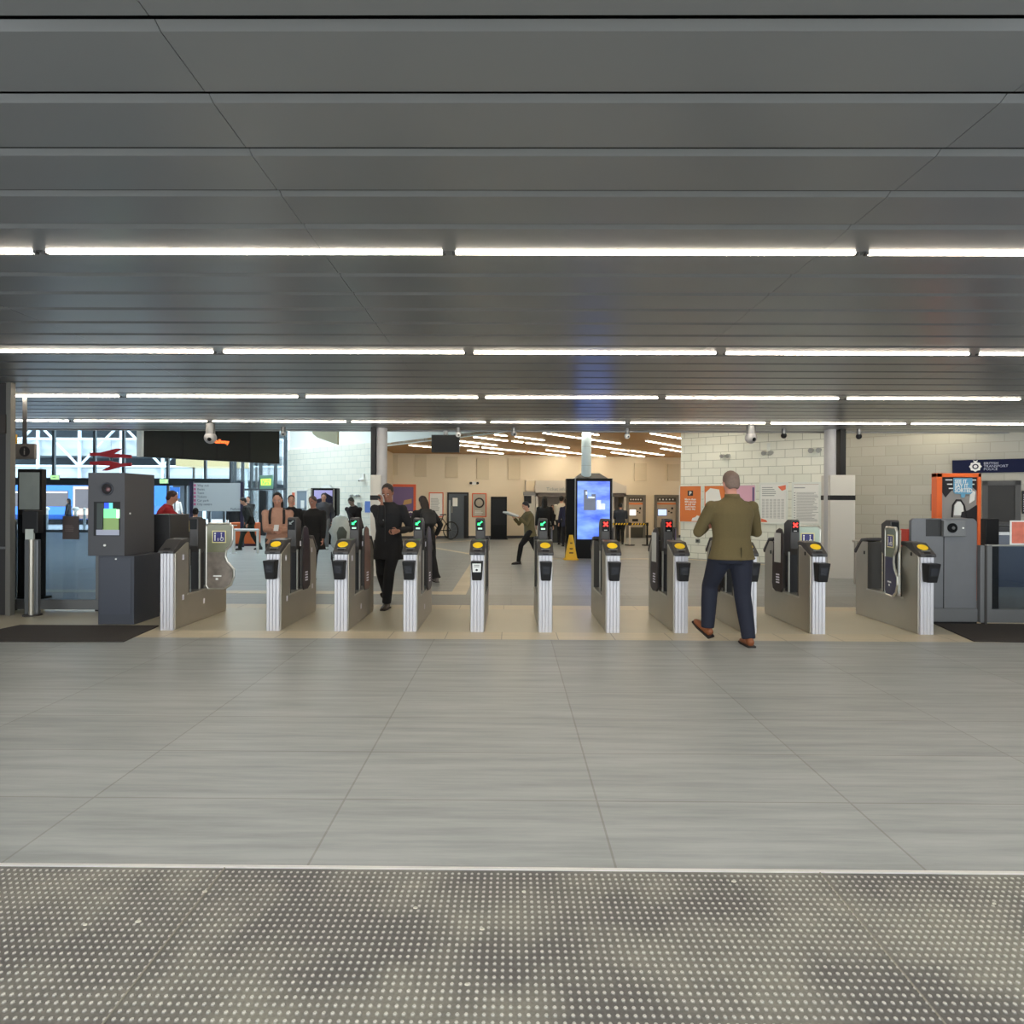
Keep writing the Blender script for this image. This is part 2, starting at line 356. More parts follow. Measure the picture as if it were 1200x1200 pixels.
# wood soffit with its white upstand towards the high white ceiling
m_wood = mat('brown_timber_soffit', (176, 132, 76), 0.55, noise=0.15, nscale=1.2)
woodp = [(-4.6, 24.6), (-4.27, 21.2), (-0.55, 17.0), (2.9, 13.0), (11.4, 13.0), (11.4, 12.0), (11.6, 26.5), (7.4, 26.6)]
woodp = [(-4.75, 24.5), (-4.5, 21.4), (-0.65, 17.1), (2.9, 12.95), (11.6, 12.95), (11.6, 26.6), (7.4, 26.6)]
MB().prism(woodp, 3.26, 3.34, 'z').build('ceiling_timber', m_wood, kind='structure')
for (a, b) in ((woodp[1], woodp[2]), (woodp[2], woodp[3])):
    wall('trim_ceiling_upstand', a, b, 3.24, 5.2, m_fascia, 0.06, side=1)
wall('wall_hall_upstand', (-24, Y_END + 0.0), (11.6, Y_END + 0.0), 3.12, 5.2, m_fascia, 0.08)  # right end carried on, unseen, to stop light leaking over the deck
hc = MB().box(-24, -11.5, 12.9, 28.6, 5.2, 5.3).box(-6.0, 3, 12.9, 26, 5.2, 5.3).box(-11.5, -6.0, 12.9, 15.0, 5.2, 5.3).box(-11.5, -6.0, 24, 28.6, 5.2, 5.3)
hc.build('ceiling_high', m_fascia, kind='structure')
def frosted():
    m = bpy.data.materials.new('frosted_skylight'); m.use_nodes = True; nt = m.node_tree; nt.nodes.clear(); o = nt.nodes.new('ShaderNodeOutputMaterial'); t = nt.nodes.new('ShaderNodeBsdfTranslucent'); t.inputs[0].default_value = (.9, .95, .97, 1)
    nt.links.new(t.outputs[0], o.inputs[0]); return m
sk = MB().box(-11.5, -6.0, 15.0, 24.0, 5.24, 5.241); sk.build('window_skylight', frosted(), kind='structure')
# side walls of the gate hall
m_side = mat('hall_side_panel', (58, 60, 64), 0.45, 0.2)
wall('wall_left', (-9.0, 0.0), (-9.0, 7.9), 0, 3.0, m_side, 0.15)
wall('wall_right', (9.3, 0.0), (9.3, 9.0), 0, 3.0, m_side, 0.15, side=-1)
pL = P(0, 600, 7.98)
wall('wall_left_pier', (-24.0, 7.98), (P(8.0, 600, 7.98).x, 7.98), 0, ceil_z(8) + 0.02, mat('dark_brown_grey_panel', (44, 42, 42), 0.5), 0.03)
B(P(8.0, 600, 7.96).x, P(13.5, 600, 7.96).x, 7.94, 8.02, 0, ceil_z(8)).build('trim_pier_edge', mat('pier_edge_grey', (120, 118, 112), 0.4, 0.5), kind='structure')
B(-9.0, P(8, 600, 7.96).x, 7.93, 7.98, P(5, 641, 7.95).z - .025, P(5, 641, 7.95).z + .0).build('trim_pier_rail', DALU, kind='structure')
B(-9.0, P(8.6, 600, 7.96).x, 7.92, 7.98, P(5, 508, 7.95).z, P(5, 488, 7.95).z + .02).build('trim_pier_cornice', mat('cornice_brown', (50, 44, 40), .5), kind='structure')

# columns at the hall's far edge
m_colg = mat('column_pale_grey', (208, 206, 198), 0.5); m_cold = mat('column_mid_grey', (176, 176, 178), 0.45)
def column(xl, xr, xs0, xs1, xb0, xb1, Y, ybase, sgn):
    z = lambda y: P(xl, y, Y).z; X = lambda x: P(x, 590, Y).x
    c = MB(); xm = (X(xl) + X(xr)) / 2; r = (X(xr) - X(xl)) / 2
    c.cyl((xm, Y, 0), (xm, Y, 2.95), r, n=28)
    a = c.build('column_round_post', m_cold, kind='structure', smooth='auto')
    B(X(xb0), X(xb1), Y - 0.16, Y + 0.2, 0, z(557)).build('column_boxed_base', m_colg, kind='structure', bevel=0.006)
    B(X(xs0), X(xs1), Y - 0.1, Y + 0.12, z(557), 3.06).build('trim_shutter_guide', BLACKP, kind='structure')
    B(X(xb0) - 0.004, X(xb1) + 0.004, Y - 0.164, Y + 0.204, z(586), z(580.5)).build('trim_column_band', BLACKP, kind='structure')
column(966, 979, 981.5, 988, 968, 997, 12.45, 677, 1)
column(440.5, 453.5, 435.5, 441, 436, 448, 12.45, 677, -1)

# acoustic panels on the cream wall
m_acou = mat('beige_acoustic_panel', (212, 198, 172), 0.8)
def plane_rect(pl, x0, y0, x1, y1, off=0.0):
    """root location (bottom centre), width, height, wall angle for a pixel rectangle lying on a vertical plane"""
    a = HIT(x0, (y0 + y1) / 2, pl); b = HIT(x1, (y0 + y1) / 2, pl); c = (a + b) / 2; xm = (x0 + x1) / 2
    zt = HIT(xm, y0, pl).z; zb = HIT(xm, y1, pl).z; w = (Vector(b[:2]) - Vector(a[:2])).length
    rz = math.atan2(b.y - a.y, b.x - a.x); n = Vector((math.sin(rz), -math.cos(rz), 0))
    return Vector((c.x, c.y, zb)) + n * off, w, zt - zb, rz
acl = ['behind the round column', 'above the large purple poster', 'above the poster by the bicycle', 'above the dark door', 'above the tall black totem', 'right of the ticket booth', 'nearest the white block wall']
for i, (a, b, t, bt) in enumerate(((459, 466.5, 533, 556.5), (486, 500, 533, 558.5), (522, 536.5, 535, 560), (558.5, 573, 536.5, 561.5), (595, 609.5, 537, 562), (743, 757.5, 543, 563.5), (782, 796, 544, 563.5))):
    loc, w, h, rz = plane_rect(BACK, a, t, b, bt, 0.004)
    o = B(-w / 2, w / 2, -0.045, 0, 0, h).build('acoustic_panel', m_acou, bevel=0.005); o.location = loc; o.rotation_euler.z = rz
    tag(o, 'beige acoustic panel on the cream wall, ' + acl[i], 'wall panel', 'acoustic panels on the cream wall')

# posters and frames on walls
def poster(name, label, cat, pl, x0, y0, x1, y1, frame, sheet, fw=0.03, grp=None, fill=None, d=0.03):
    loc, w, h, rz = plane_rect(pl, x0, y0, x1, y1, 0.003); t = thing(name, label, cat, loc, rz, grp)
    fr = MB().box(-w / 2, w / 2, -d, 0, 0, fw).box(-w / 2, w / 2, -d, 0, h - fw, h).box(-w / 2, -w / 2 + fw, -d, 0, fw, h - fw).box(w / 2 - fw, w / 2, -d, 0, fw, h - fw)
    fr.build('frame', frame, t, bevel=0.003)
    B(-w / 2 + fw, w / 2 - fw, -d * 0.6, 0, fw, h - fw).build('printed_sheet', sheet, t)
    if fill: fill(t, w, h, -d * 0.6 - 0.001)
    return t
m_or = mat('orange_print', (222, 126, 66), 0.6); m_wp = mat('white_paper', (236, 238, 236), 0.6); m_orf = mat('orange_frame', (224, 96, 52), 0.45)
m_pink = mat('pink_print', (226, 178, 200), 0.6); m_ink = mat('grey_ink', (150, 156, 160), 0.7); m_bk = mat('black_ink', (30, 28, 34), 0.6); m_purp = mat('purple_print', (112, 92, 140), 0.5)
m_or2 = mat('orange_red_print', (230, 120, 90), 0.6); m_silv = mat('pale_frame', (224, 230, 226), 0.35, 0.2)
def lines(t, x0, x1, z0, z1, n, y, m, name='printed_lines', jag=True, th=0.35):
    b = MB(); dz = (z1 - z0) / n
    for i in range(n):
        e = x1 - (random.random() * (x1 - x0) * 0.3 if jag else 0); b.box(x0, e, y - 0.001, y, z0 + i * dz, z0 + i * dz + dz * th)
    return b.build(name, m, t)
def f_park(t, w, h, y):
    B(-w * .12, w * .12, y - .002, y, h * .72, h * .86).build('parking_badge', m_bk, t)
    text('badge_letter', 'P', h * .13, (0, y - .003, h * .745), m_wp, t, align='CENTER', bold=0.004)
    for i, s in enumerate(('More than', '400 spaces', 'at our car', 'park here', 'every day')):
        text('slogan', s, h * .075, (0, y - .001, h * (.60 - .065 * i)), m_wp, t, align='CENTER', bold=0.002)
    MB().prism([(w * .05, .035), (w * .44, .035), (w * .44, h * .17), (w * .30, h * .19), (w * .22, h * .14), (w * .1, h * .12)], y - .001, y, 'y').build('white_shape', m_wp, t)
def f_white_blob(t, w, h, y):
    MB().prism([(-w * .42, h * .45), (-w * .42, h * .8), (-w * .2, h * .92), (w * .2, h * .88), (w * .3, h * .6), (0, h * .4)], y - .001, y, 'y').build('white_shape', m_wp, t)
def f_time(t, w, h, y):
    for c in range(6): lines(t, -w * .40 + c * w * .135, -w * .40 + c * w * .135 + w * .10, h * .15, h * .62, 16, y, m_ink, jag=False)
    lines(t, -w * .4, w * .1, h * .68, h * .92, 5, y, m_ink)
    MB().prism([(w * .15, h * .9), (w * .44, h * .94), (w * .44, h * .84), (w * .3, h * .80)], y - .001, y, 'y').build('orange_shape', m_or2, t)
    MB().prism([(-w * .44, h * .05), (-w * .44, h * .14), (-w * .25, h * .10), (-w * .2, h * .05)], y - .001, y, 'y').build('orange_shape', m_or2, t)
def f_text(t, w, h, y):
    lines(t, -w * .33, w * .42, h * .1, h * .78, 24, y, m_ink); lines(t, -w * .42, -w * .37, h * .1, h * .8, 12, y, m_ink, jag=False)
    lines(t, -w * .42, 0, h * .86, h * .92, 1, y, m_ink)
    B(-w * .46, w * .46, y - .001, y, h * .945, h * .96).build('header_line', mat('brown_ink', (150, 110, 90), .6), t)
def f_plain(t, w, h, y): lines(t, -w * .36, w * .3, h * .25, h * .8, 9, y, m_ink)
poster('wall_poster', 'orange poster with a parking P badge, left end of the white block wall', 'poster', RW1, 796.5, 569, 822.5, 612, m_silv, m_or, fw=.018, grp='posters on the white block wall', fill=f_park)
poster('wall_poster', 'orange and white poster half hidden by the man in the olive jacket', 'poster', RW1, 825, 568.5, 851, 612.5, m_silv, m_or, fw=.02, grp='posters on the white block wall', fill=f_white_blob)
poster('wall_poster', 'pink poster just right of the man in the olive jacket', 'poster', RW1, 857, 568, 886, 613, m_silv, m_pink, fw=.02, grp='posters on the white block wall', fill=lambda t, w, h, y: B(w * .36, w * .44, y - .001, y, h * .06, h * .93).build('purple_edge', m_purp, t))
poster('timetable_case', 'timetable case with orange corner shapes on the white block wall', 'timetable', RW1, 890, 565.5, 923.5, 614.5, m_silv, m_wp, fw=.045, grp='timetable cases on the white block wall', fill=f_time)
poster('timetable_case', 'text-filled notice case nearest the right column', 'timetable', RW1, 928, 565, 962.5, 615.5, m_silv, m_wp, fw=.05, grp='timetable cases on the white block wall', fill=f_text)
poster('wall_poster', 'small orange-framed white notice beside the dark door', 'poster', BACK, 502.5, 577, 519.5, 606, m_orf, m_wp, fw=.035, grp='framed posters on the cream wall', fill=f_plain)
def f_ring(t, w, h, y):
    MB().torus((0, y, h * .6), w * .3, w * .05, 'y', 24, 6).build('ring_print', m_bk, t); lines(t, -w * .3, w * .3, h * .12, h * .3, 3, y, m_wp)
poster('wall_poster', 'grey poster with a dark ring design between door and black totem', 'poster', BACK, 553, 578, 570, 606, m_orf, mat('taupe_print', (178, 170, 156), .6), fw=.035, grp='framed posters on the cream wall', fill=f_ring)
def f_big(t, w, h, y):
    MB().prism([(-w * .44, h * .35), (w * .44, h * .3), (w * .44, h * .05), (-w * .44, h * .05)], y - .001, y, 'y').build('dark_band', mat('deep_purple', (70, 56, 96), .5), t)
    MB().prism([(w * .05, h * .45), (w * .35, h * .5), (w * .35, h * .62), (w * .1, h * .58)], y - .001, y, 'y').build('ochre_shape', mat('ochre_print', (200, 160, 110), .6), t)
    text('poster_word', 'BC', h * .24, (0, y - .003, h * .12), m_wp, t, align='LEFT', bold=.01)
poster('wall_poster', 'large red-framed purple poster behind the man in the black coat', 'poster', BACK, 453, 567.5, 487.5, 612, m_orf, m_purp, fw=.10, fill=f_big)
poster('wall_poster', 'small blue poster on the left white block wall by the column', 'poster', LBR, 428, 587, 437.5, 601, WHT, mat('blue_print', (96, 124, 190), .6), fw=.01)
poster('wall_box', 'small grey control box on the left white block wall', 'wall box', LBR, 419.5, 588.5, 424.5, 595, WHT, mat('greybox', (150, 160, 156), .5), fw=.01, d=.06)
poster('wall_notice', 'narrow orange notice beside the blue-grey door on the left', 'notice', LBR, 342.5, 577, 346.5, 592, WHT, m_or2, fw=.006)

# wall floodlight pairs and small wall devices
def spots(pts, label, pl, r=0.045, stem=None):
    locs = [HIT(x, y, pl) for x, y in pts]; c = sum(locs, Vector()) / len(locs); rz = math.atan2(pl[1][1] - pl[0][1], pl[1][0] - pl[0][0])
    t = thing('wall_spotlight', label, 'wall light', c, rz, 'twin spot fittings on the block walls'); d = (locs[-1] - locs[0]).length / 2 if len(pts) > 1 else 0
    B(-d - .03, d + .03, -.05, 0, -.02, .02).build('bracket', m_silv, t)
    for s in ((-1, 1) if d else (0,)):
        MB().cyl((s * d, -.05, 0), (s * d, -.16, -.02), r * .8, r, 16).build('lamp_head', mat('fitting_grey', (170, 172, 170), .35, .5), t, smooth='auto')
    if stem: B(-.03, .03, -.06, 0, .04, stem).build('junction_box', m_silv, t)
spots([(848.3, 534), (855, 534)], 'twin round spot fitting above the man in the olive jacket', RW1, .05)
spots([(897, 530.5), (905, 530.3)], 'twin round spot fitting with a junction box above the timetable case', RW1, .055, .22)
spots([(952, 527.5), (961, 527.3)], 'twin round spot fitting next to the right column', RW1, .06)
spots([(415, 581), (422, 580.5)], 'twin spot fitting on the left white block wall', LBR, .05)
loc, w, h, rz = plane_rect(RW1, 815.5, 631.5, 820.5, 636, .002)
t = thing('wall_socket', 'small grey socket low on the white block wall under the parking poster', 'socket', loc, rz); B(-w / 2, w / 2, -.03, 0, 0, h).build('plate', mat('socket_grey', (120, 124, 120), .5), t, bevel=.005); B(-w / 4, w / 4, -.035, -.029, h * .3, h * .7).build('socket_face', BLACKP, t)
loc, w, h, rz = plane_rect(BACK, 550, 564.5, 561, 568, .002)
t = thing('emergency_light', 'small twin emergency light on the cream wall above the doors', 'emergency light', loc, rz)
B(-w * .2, w * .2, -.08, 0, 0, h).build('battery_box', WHT, t)
for s in (-1, 1): MB().cyl((s * w * .36, -.03, h / 2), (s * w * .36, -.12, h / 2), h * .42, n=12).build('lamp_head', BLACKP, t)

# ------------------------------------------------------------------ doors and windows in the walls
def door(name, pl, x0, y0, x1, y1, frame, leaf, fw=.08, extra=None):
    loc, w, h, rz = plane_rect(pl, x0, y0, x1, y1, 0.002); loc.z = 0 if y1 > 625 else loc.z
    t = bpy.data.objects.new(name, None); COL.objects.link(t); t.location = loc; t.rotation_euler = (0, 0, rz); t['kind'] = 'structure'
    MB().box(-w / 2, -w / 2 + fw, -.05, 0, 0, h).box(w / 2 - fw, w / 2, -.05, 0, 0, h).box(-w / 2, w / 2, -.05, 0, h - fw, h).build('door_frame', frame, t)
    B(-w / 2 + fw, w / 2 - fw, -.03, 0, 0, h - fw).build('door_leaf', leaf, t)
    if extra: extra(t, w, h)
    return t
def dx(t, w, h):
    B(w * .28, w * .42, -.045, -.03, 0, h - .12).build('door_shadow_gap', BLACKP, t); B(-w * .25, w * -.02, -.034, -.03, h * .70, h * .88).build('door_notice', m_wp, t)
    B(-w * .46, -w * .34, -.045, -.03, .3, h - .3).build('door_glass_strip', mat('grey_glass_strip', (150, 156, 156), .2), t)
    MB().tube([(-w * .28, -.04, 1.0), (-w * .28, -.08, 1.0), (-w * .28, -.08, 1.25), (-w * .28, -.04, 1.25)], .012).build('door_handle', STEEL, t)
door('door_1', BACK, 524, 578, 549, 632, BLACKP, mat('slate_door', (72, 80, 90), .5), .06, dx)
def dx2(t, w, h):
    B(-w * .1, w * .2, -.034, -.03, h * .62, h * .78).build('door_notice', m_wp, t); MB().tube([(w * .36, -.04, 1.0), (w * .36, -.08, 1.0), (w * .36, -.08, 1.2), (w * .36, -.04, 1.2)], .012).build('door_handle', STEEL, t)
door('door_2', LBR, 348, 575, 361.5, 632, WHT, mat('blue_grey_door', (138, 152, 166), .5), .05, dx2)
# police office window with roller shutter
loc, w, h, rz = plane_rect(RW2, 1151, 563.5, 1196, 625, .004)
t = bpy.data.objects.new('window_1', None); COL.objects.link(t); t.location = loc; t.rotation_euler = (0, 0, rz); t['kind'] = 'structure'
m_shf = mat('shutter_frame_grey', (70, 70, 70), .5)
MB().box(-w / 2, -w / 2 + .09, -.06, 0, 0, h).box(w / 2 - .09, w / 2, -.06, 0, 0, h).box(-w / 2, w / 2, -.06, 0, h - .09, h).box(-w / 2, w / 2, -.14, 0, h * .22 - .05, h * .22).build('window_frame', m_shf, t)
B(-w / 2 + .09, w / 2 - .09, -.04, 0, h * .22, h - .09).build('roller_shutter', mat('shutter_dark', (44, 44, 44), .6), t)
B(-w / 2 + .09, w / 2 - .09, -.04, 0, 0, h * .22 - .05).build('lower_panel', mat('lower_grey', (120, 122, 124), .5), t)
# police sign
pw = mat('navy_sign', (20, 26, 58), .6, spec=.15)
loc, w, h, rz = plane_rect(RW2, 1116, 538.5, 1206, 554.0, .004)
t = thing('police_sign', 'navy blue police sign with white crest on the cream block wall', 'sign', loc, rz)
B(-w / 2, w / 2, -.06, 0, 0, h).build('board', pw, t)
cr = MB(); cxs = -w * .19
pts = []
for k in range(16):
    a = 2 * PI * k / 16; r = h * .33 if k % 2 else h * .40; pts.append((cxs + r * math.sin(a), h * .48 + r * math.cos(a)))
cr.prism(pts, -.062, -.06, 'y'); cr.build('crest', WHT, t)
MB().prism([(cxs + h * .2 * math.sin(2 * PI * k / 12), h * .48 + h * .2 * math.cos(2 * PI * k / 12)) for k in range(12)], -.064, -.062, 'y').build('crest_centre', pw, t)
MB().prism([(cxs + h * .12 * math.sin(2 * PI * k / 12), h * .48 + h * .12 * math.cos(2 * PI * k / 12)) for k in range(12)], -.066, -.064, 'y').build('crest_core', WHT, t)
MB().prism([(cxs - .03, h * .86), (cxs - .04, h * .97), (cxs, h * .9), (cxs + .04, h * .97), (cxs + .03, h * .86)], -.063, -.06, 'y').build('crown', WHT, t)
for i, s in enumerate(('BRITISH', 'TRANSPORT', 'POLICE')): text('sign_text', s, h * .26, (cxs + h * .5, -.062, h * (.62 - .22 * i)), mat('sign_white', (190, 196, 214), .5), t)
loc, w, h, rz = plane_rect(RW2, 1092.5, 580, 1097.5, 597.5, .004)
t = thing('wall_notice', 'small black notice left of the orange-framed poster', 'notice', loc, rz); B(-w / 2 - .03, w / 2 + .03, -.02, 0, -.02, h + .02).build('backing', mat('taupe_frame', (120, 112, 102), .5), t); B(-w / 2, w / 2, -.03, -.02, 0, h).build('sheet', BLACKP, t); lines(t, -w * .3, w * .3, h * .2, h * .8, 4, -.031, m_ink)
loc, w, h, rz = plane_rect(RW2, 1197.5, 575, 1212, 602, .004)
t = thing('wall_notice', 'black notice with white text at the right picture edge', 'notice', loc, rz); B(-w / 2, w / 2, -.03, 0, 0, h).build('sheet', BLACKP, t); lines(t, -w * .38, w * .3, h * .1, h * .9, 8, -.031, m_wp)

# ------------------------------------------------------------------ ticket gates
def arrow(kind):
    b = MB()
    if kind == 'green':   # arrow pointing down-left
        b.prism([(-.030, -.020), (.004, -.020), (-.006, -.010), (.030, .020), (.018, .030), (-.016, .000), (-.026, .012)], -.003, 0, 'y')
    else:
        b.prism([(-.030, -.022), (-.018, -.030), (.032, .020), (.020, .028)], -.003, 0, 'y').prism([(-.030, .020), (-.018, .028), (.032, -.022), (.020, -.030)], -.004, 0, 'y')
    return b
m_rim = mat('paddle_rim_steel', (190, 188, 180), .3, .8); m_art = mat('dark_brown_artwork', (52, 40, 38), .35, noise=.3, nscale=6)
m_artn = mat('navy_artwork', (40, 44, 76), .35, noise=.4, nscale=14); m_artb = mat('brown_artwork', (104, 74, 56), .35, noise=.5, nscale=9); m_artp = mat('photo_artwork', (120, 112, 104), .4, noise=.95, nscale=9)
m_sky_ = mat('poster_sky_grey', (196, 196, 190), .4); m_stk = mat('reflector_sticker', (232, 230, 240), .5)
m_pale = mat('pale_green_laminate', (170, 186, 170), .3); m_navy = mat('navy_sticker', (28, 26, 110), .4); m_gray2 = mat('opening_lining_grey', (60, 58, 54), .5)  # last one: dark grey lining of the gate openings
def gate_body(t, sign, head=True):
    w = .082
    prof = [(.035, 0), (1.30, 0), (1.32, .05), (1.32, .80), (1.18, .96), (1.04, .96), (1.04, .36), (.33, .36), (.33, .965), (.27, .965), (.035, .86)]
    MB().prism(prof, -w, w, 'x').build('cabinet', STEEL, t, bevel=.008)
    f = MB()    # fluted front extrusion
    pts = [(-.072, .04)]
    n = 4; fw = .144 / n
    for i in range(n):
        x = -.072 + i * fw; pts += [(x, .004), (x + fw * .12, 0), (x + fw * .80, 0), (x + fw * .88, .004)]
        if i < n - 1: pts += [(x + fw * .90, .009), (x + fw * .98, .009)]
    pts += [(.072, .004), (.072, .04)]
    f.prism(pts, .0, .857, 'z').build('front_extrusion', ALU, t)
    b = MB().prism([(1.30, 0), (1.335, 0), (1.335, .80), (1.30, .80)], -.07, .07, 'x'); b.build('rear_extrusion', ALU, t)
    cap = MB().prism([(-.022, .857), (-.022, .888), (.15, 1.005), (.345, 1.015), (.345, .965), (.26, .962), (.02, .857)], -.088, .088, 'x'); cap.build('front_cap', CAPG, t, bevel=.01)
    cap = MB().prism([(1.35, .80), (1.36, .84), (1.19, 1.0), (1.03, 1.015), (1.03, .975), (1.17, .96), (1.32, .80)], -.088, .088, 'x'); cap.build('rear_cap', CAPG, t, bevel=.01)
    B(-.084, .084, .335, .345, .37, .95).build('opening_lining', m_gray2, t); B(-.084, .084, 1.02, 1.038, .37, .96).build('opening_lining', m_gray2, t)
    B(-.086, .086, .30, 1.06, .352, .372).build('opening_ledge', m_rim, t)
    B(-.03, .03, -.0235, -.0225, .862, .88).build('slot_front', BLACKP, t)
def on_slope(u, off):   # u 0..1 along the cap slope
    y0, z0, y1, z1 = -.022, .888, .15, 1.005; n = Vector((0, -(z1 - z0), (y1 - y0))).normalized(); return Vector((0, y0 + (y1 - y0) * u, z0 + (z1 - z0) * u)) + n * off
def slope_disc(r, ry, th, u, m, name, t, n=24, rect=False):
    ang = math.atan2(1.005 - .888, .172); M = Matrix.Translation(on_slope(u, 0)) @ Matrix.Rotation(ang, 4, 'X'); b = MB()
    if rect: b.box(-r, r, -ry, ry, 0, th)
    else: b.loft([(0, 0, 0), (0, 0, th)], [(r, ry), (r * .94, ry * .94)], n)
    b.v = [tuple(M @ Vector(v)) for v in b.v]; return b.build(name, m, t)
def paddle_slim(t, side, artm, ang=0.12):
    pts = [(.0, .05), (.03, 0), (.15, 0), (.20, .03), (.215, .10), (.205, .45), (.17, .62), (.14, .74), (.08, .77), (.03, .76), (0, .70)]
    M = Matrix.Translation((side * .098, .70, .365)) @ Matrix.Rotation(-side * ang, 4, 'Z')
    b = MB().prism(pts, -.012, .012, 'x'); b.v = [tuple(M @ Vector(v)) for v in b.v]; p = b.build('paddle', artm, t, bevel=.006)
    r = MB().tube([(0, q[0], q[1]) for q in pts], .008, 6, True); r.v = [tuple(M @ Vector(v)) for v in r.v]; r.build('paddle_rim', CAPG, p)
    l = MB()
    for i in range(4): l.box(-.0135, .0135, .06, .13, .10 + i * .032, .118 + i * .032)
    l.v = [tuple(M @ Vector(v)) for v in l.v]; l.build('paddle_lettering', m_stk, p)
def paddle_wide(t, side, top, bottom, ang, face=1, back=.72):
    # outline in (u,v); u away from the gate
    pts = [(.0, .04), (.03, .0), (.22, .0), (.30, .05), (.34, .15), (.34, .24), (.26, .33), (.235, .40), (.245, .48), (.30, .54), (.32, .60), (.32, .76), (.29, .80), (.03, .80), (0, .77)]
    M = Matrix.Translation((side * .10, back, .365)) @ Matrix.Rotation(ang, 4, 'Z') @ Matrix.Diagonal((side, face, 1, 1))
    def put(b, n, m, par, **k):
        b.v = [tuple(M @ Vector(v)) for v in b.v]; return b.build(n, m, par, **k)
    p = put(MB().prism(pts, -.006, .006, 'y'), 'paddle', top, t)
    put(MB().prism([(.012, .05), (.03, .012), (.22, .012), (.29, .055), (.325, .15), (.325, .235), (.245, .33), (.222, .40), (.23, .45), (.012, .45)], -.010, -.006, 'y'), 'paddle_artwork', bottom, p)
    put(MB().tube([(q[0], 0, q[1]) for q in pts], .014, 8, True), 'paddle_rim', m_rim, p)
    put(MB().box(.075, .245, -.012, -.006, .565, .715), 'pictogram_border', mat('pictogram_border', (214, 206, 150), .5), p)
    put(MB().box(.088, .232, -.014, -.006, .578, .702), 'pictogram_panel', m_navy, p)
    ic = MB().box(.105, .118, -.016, -.014, .59, .665).ball((.1115, -.015, .68), (.010, .002, .010), 8, 5)
    ic.torus((.195, -.015, .613), .019, .004, 'y', 14, 5).box(.185, .193, -.016, -.014, .62, .67).ball((.189, -.015, .682), (.009, .002, .009), 8, 5).box(.193, .212, -.016, -.014, .625, .633).box(.145, .153, -.016, -.014, .59, .625)
    put(ic, 'pictogram', WHT, p)
    put(MB().box(.09, .19, -.0125, -.006, .15, .168).box(.12, .15, -.0125, -.006, .11, .135), 'paddle_lettering', m_wp, p)
def module(t, disp):
    # central mechanism post: head, display, stem and rails
    hd = MB().prism([(.60, .90), (.60, 1.235), (.62, 1.25), (.70, 1.25), (.80, 1.20), (.80, .86), (.72, .80), (.64, .82)], -.055, .055, 'x'); hd.build('display_head', CAPG, t, bevel=.012)
    B(-.05, .05, .64, .76, .36, .83).build('stem', BLACKP, t)
    for s in (-1, 1):
        B(s * .062 - .008, s * .062 + .008, .62, .64, .36, .86).build('side_rail', m_rim, t)
    B(-.042, .042, .596, .60, 1.10, 1.225).build('display_bezel', SCRN, t)
    if disp in ('green', 'red'):
        a = arrow(disp); a.v = [(x, y + .596, z + 1.185) for x, y, z in a.v]; a.build('status_symbol', GREEN if disp == 'green' else RED, t)
        if disp == 'green': B(-.025, .025, .594, .596, 1.115, 1.135).build('status_caption', GREEND, t)
        else: B(-.018, .018, .594, .596, 1.108, 1.118).build('status_caption', mat('grey_caption', (180, 180, 180), .5), t)
    elif disp == 'dim':
        a = arrow('green'); a.v = [(x, y + .596, z + 1.185) for x, y, z in a.v]; a.build('status_symbol', mat('dim_symbol', (120, 130, 130), .5), t)
def pod(t, sticker):
    b = MB().loft([(0, -.045, .565), (0, -.085, .79)], [(.050, .045), (.068, .060)], 4)
    b = MB(); z0, z1 = .585, .795
    b.add([(-.052, -.09, z0), (.052, -.09, z0), (.052, 0, z0), (-.052, 0, z0), (-.066, -.135, z1), (.066, -.135, z1), (.066, 0, z1), (-.066, 0, z1)],
          [(0, 3, 2, 1), (4, 5, 6, 7), (0, 1, 5, 4), (1, 2, 6, 5), (2, 3, 7, 6), (3, 0, 4, 7)])
    p = b.build('card_reader', BLACKP, t, bevel=.008)
    q = MB().add([(-.036, -.109, .66), (.036, -.109, .66), (.040, -.127, .745), (-.040, -.127, .745), (-.036, -.10, .66), (.036, -.10, .66), (.040, -.11, .745), (-.040, -.11, .745)],
                 [(0, 1, 2, 3), (4, 7, 6, 5), (0, 4, 5, 1), (1, 5, 6, 2), (2, 6, 7, 3), (3, 7, 4, 0)])
    q.build('reader_window', mat('reader_window', (48, 50, 56), .25), p)
    if sticker:
        MB().add([(-.045, -.117, .68), (.045, -.117, .68), (.048, -.137, .775), (-.048, -.137, .775), (-.045, -.11, .68), (.045, -.11, .68), (.048, -.13, .775), (-.048, -.13, .775)],
                 [(0, 1, 2, 3), (4, 7, 6, 5), (0, 4, 5, 1), (1, 5, 6, 2), (2, 6, 7, 3), (3, 7, 4, 0)]).build('paper_sticker', m_wp, p)
        l = MB().box(-.03, .03, -.134, -.130, .755, .762).box(-.03, .03, -.131, -.126, .738, .744).ball((0, -.122, .705), (.014, .004, .014), 10, 6); l.build('sticker_print', m_bk, p)
def stickers(t, side, lst):
    for (y, z) in lst: B(side * .083 - .002, side * .083 + .002, y - .018, y + .018, z - .03, z + .03).build('reflector', m_stk, t)
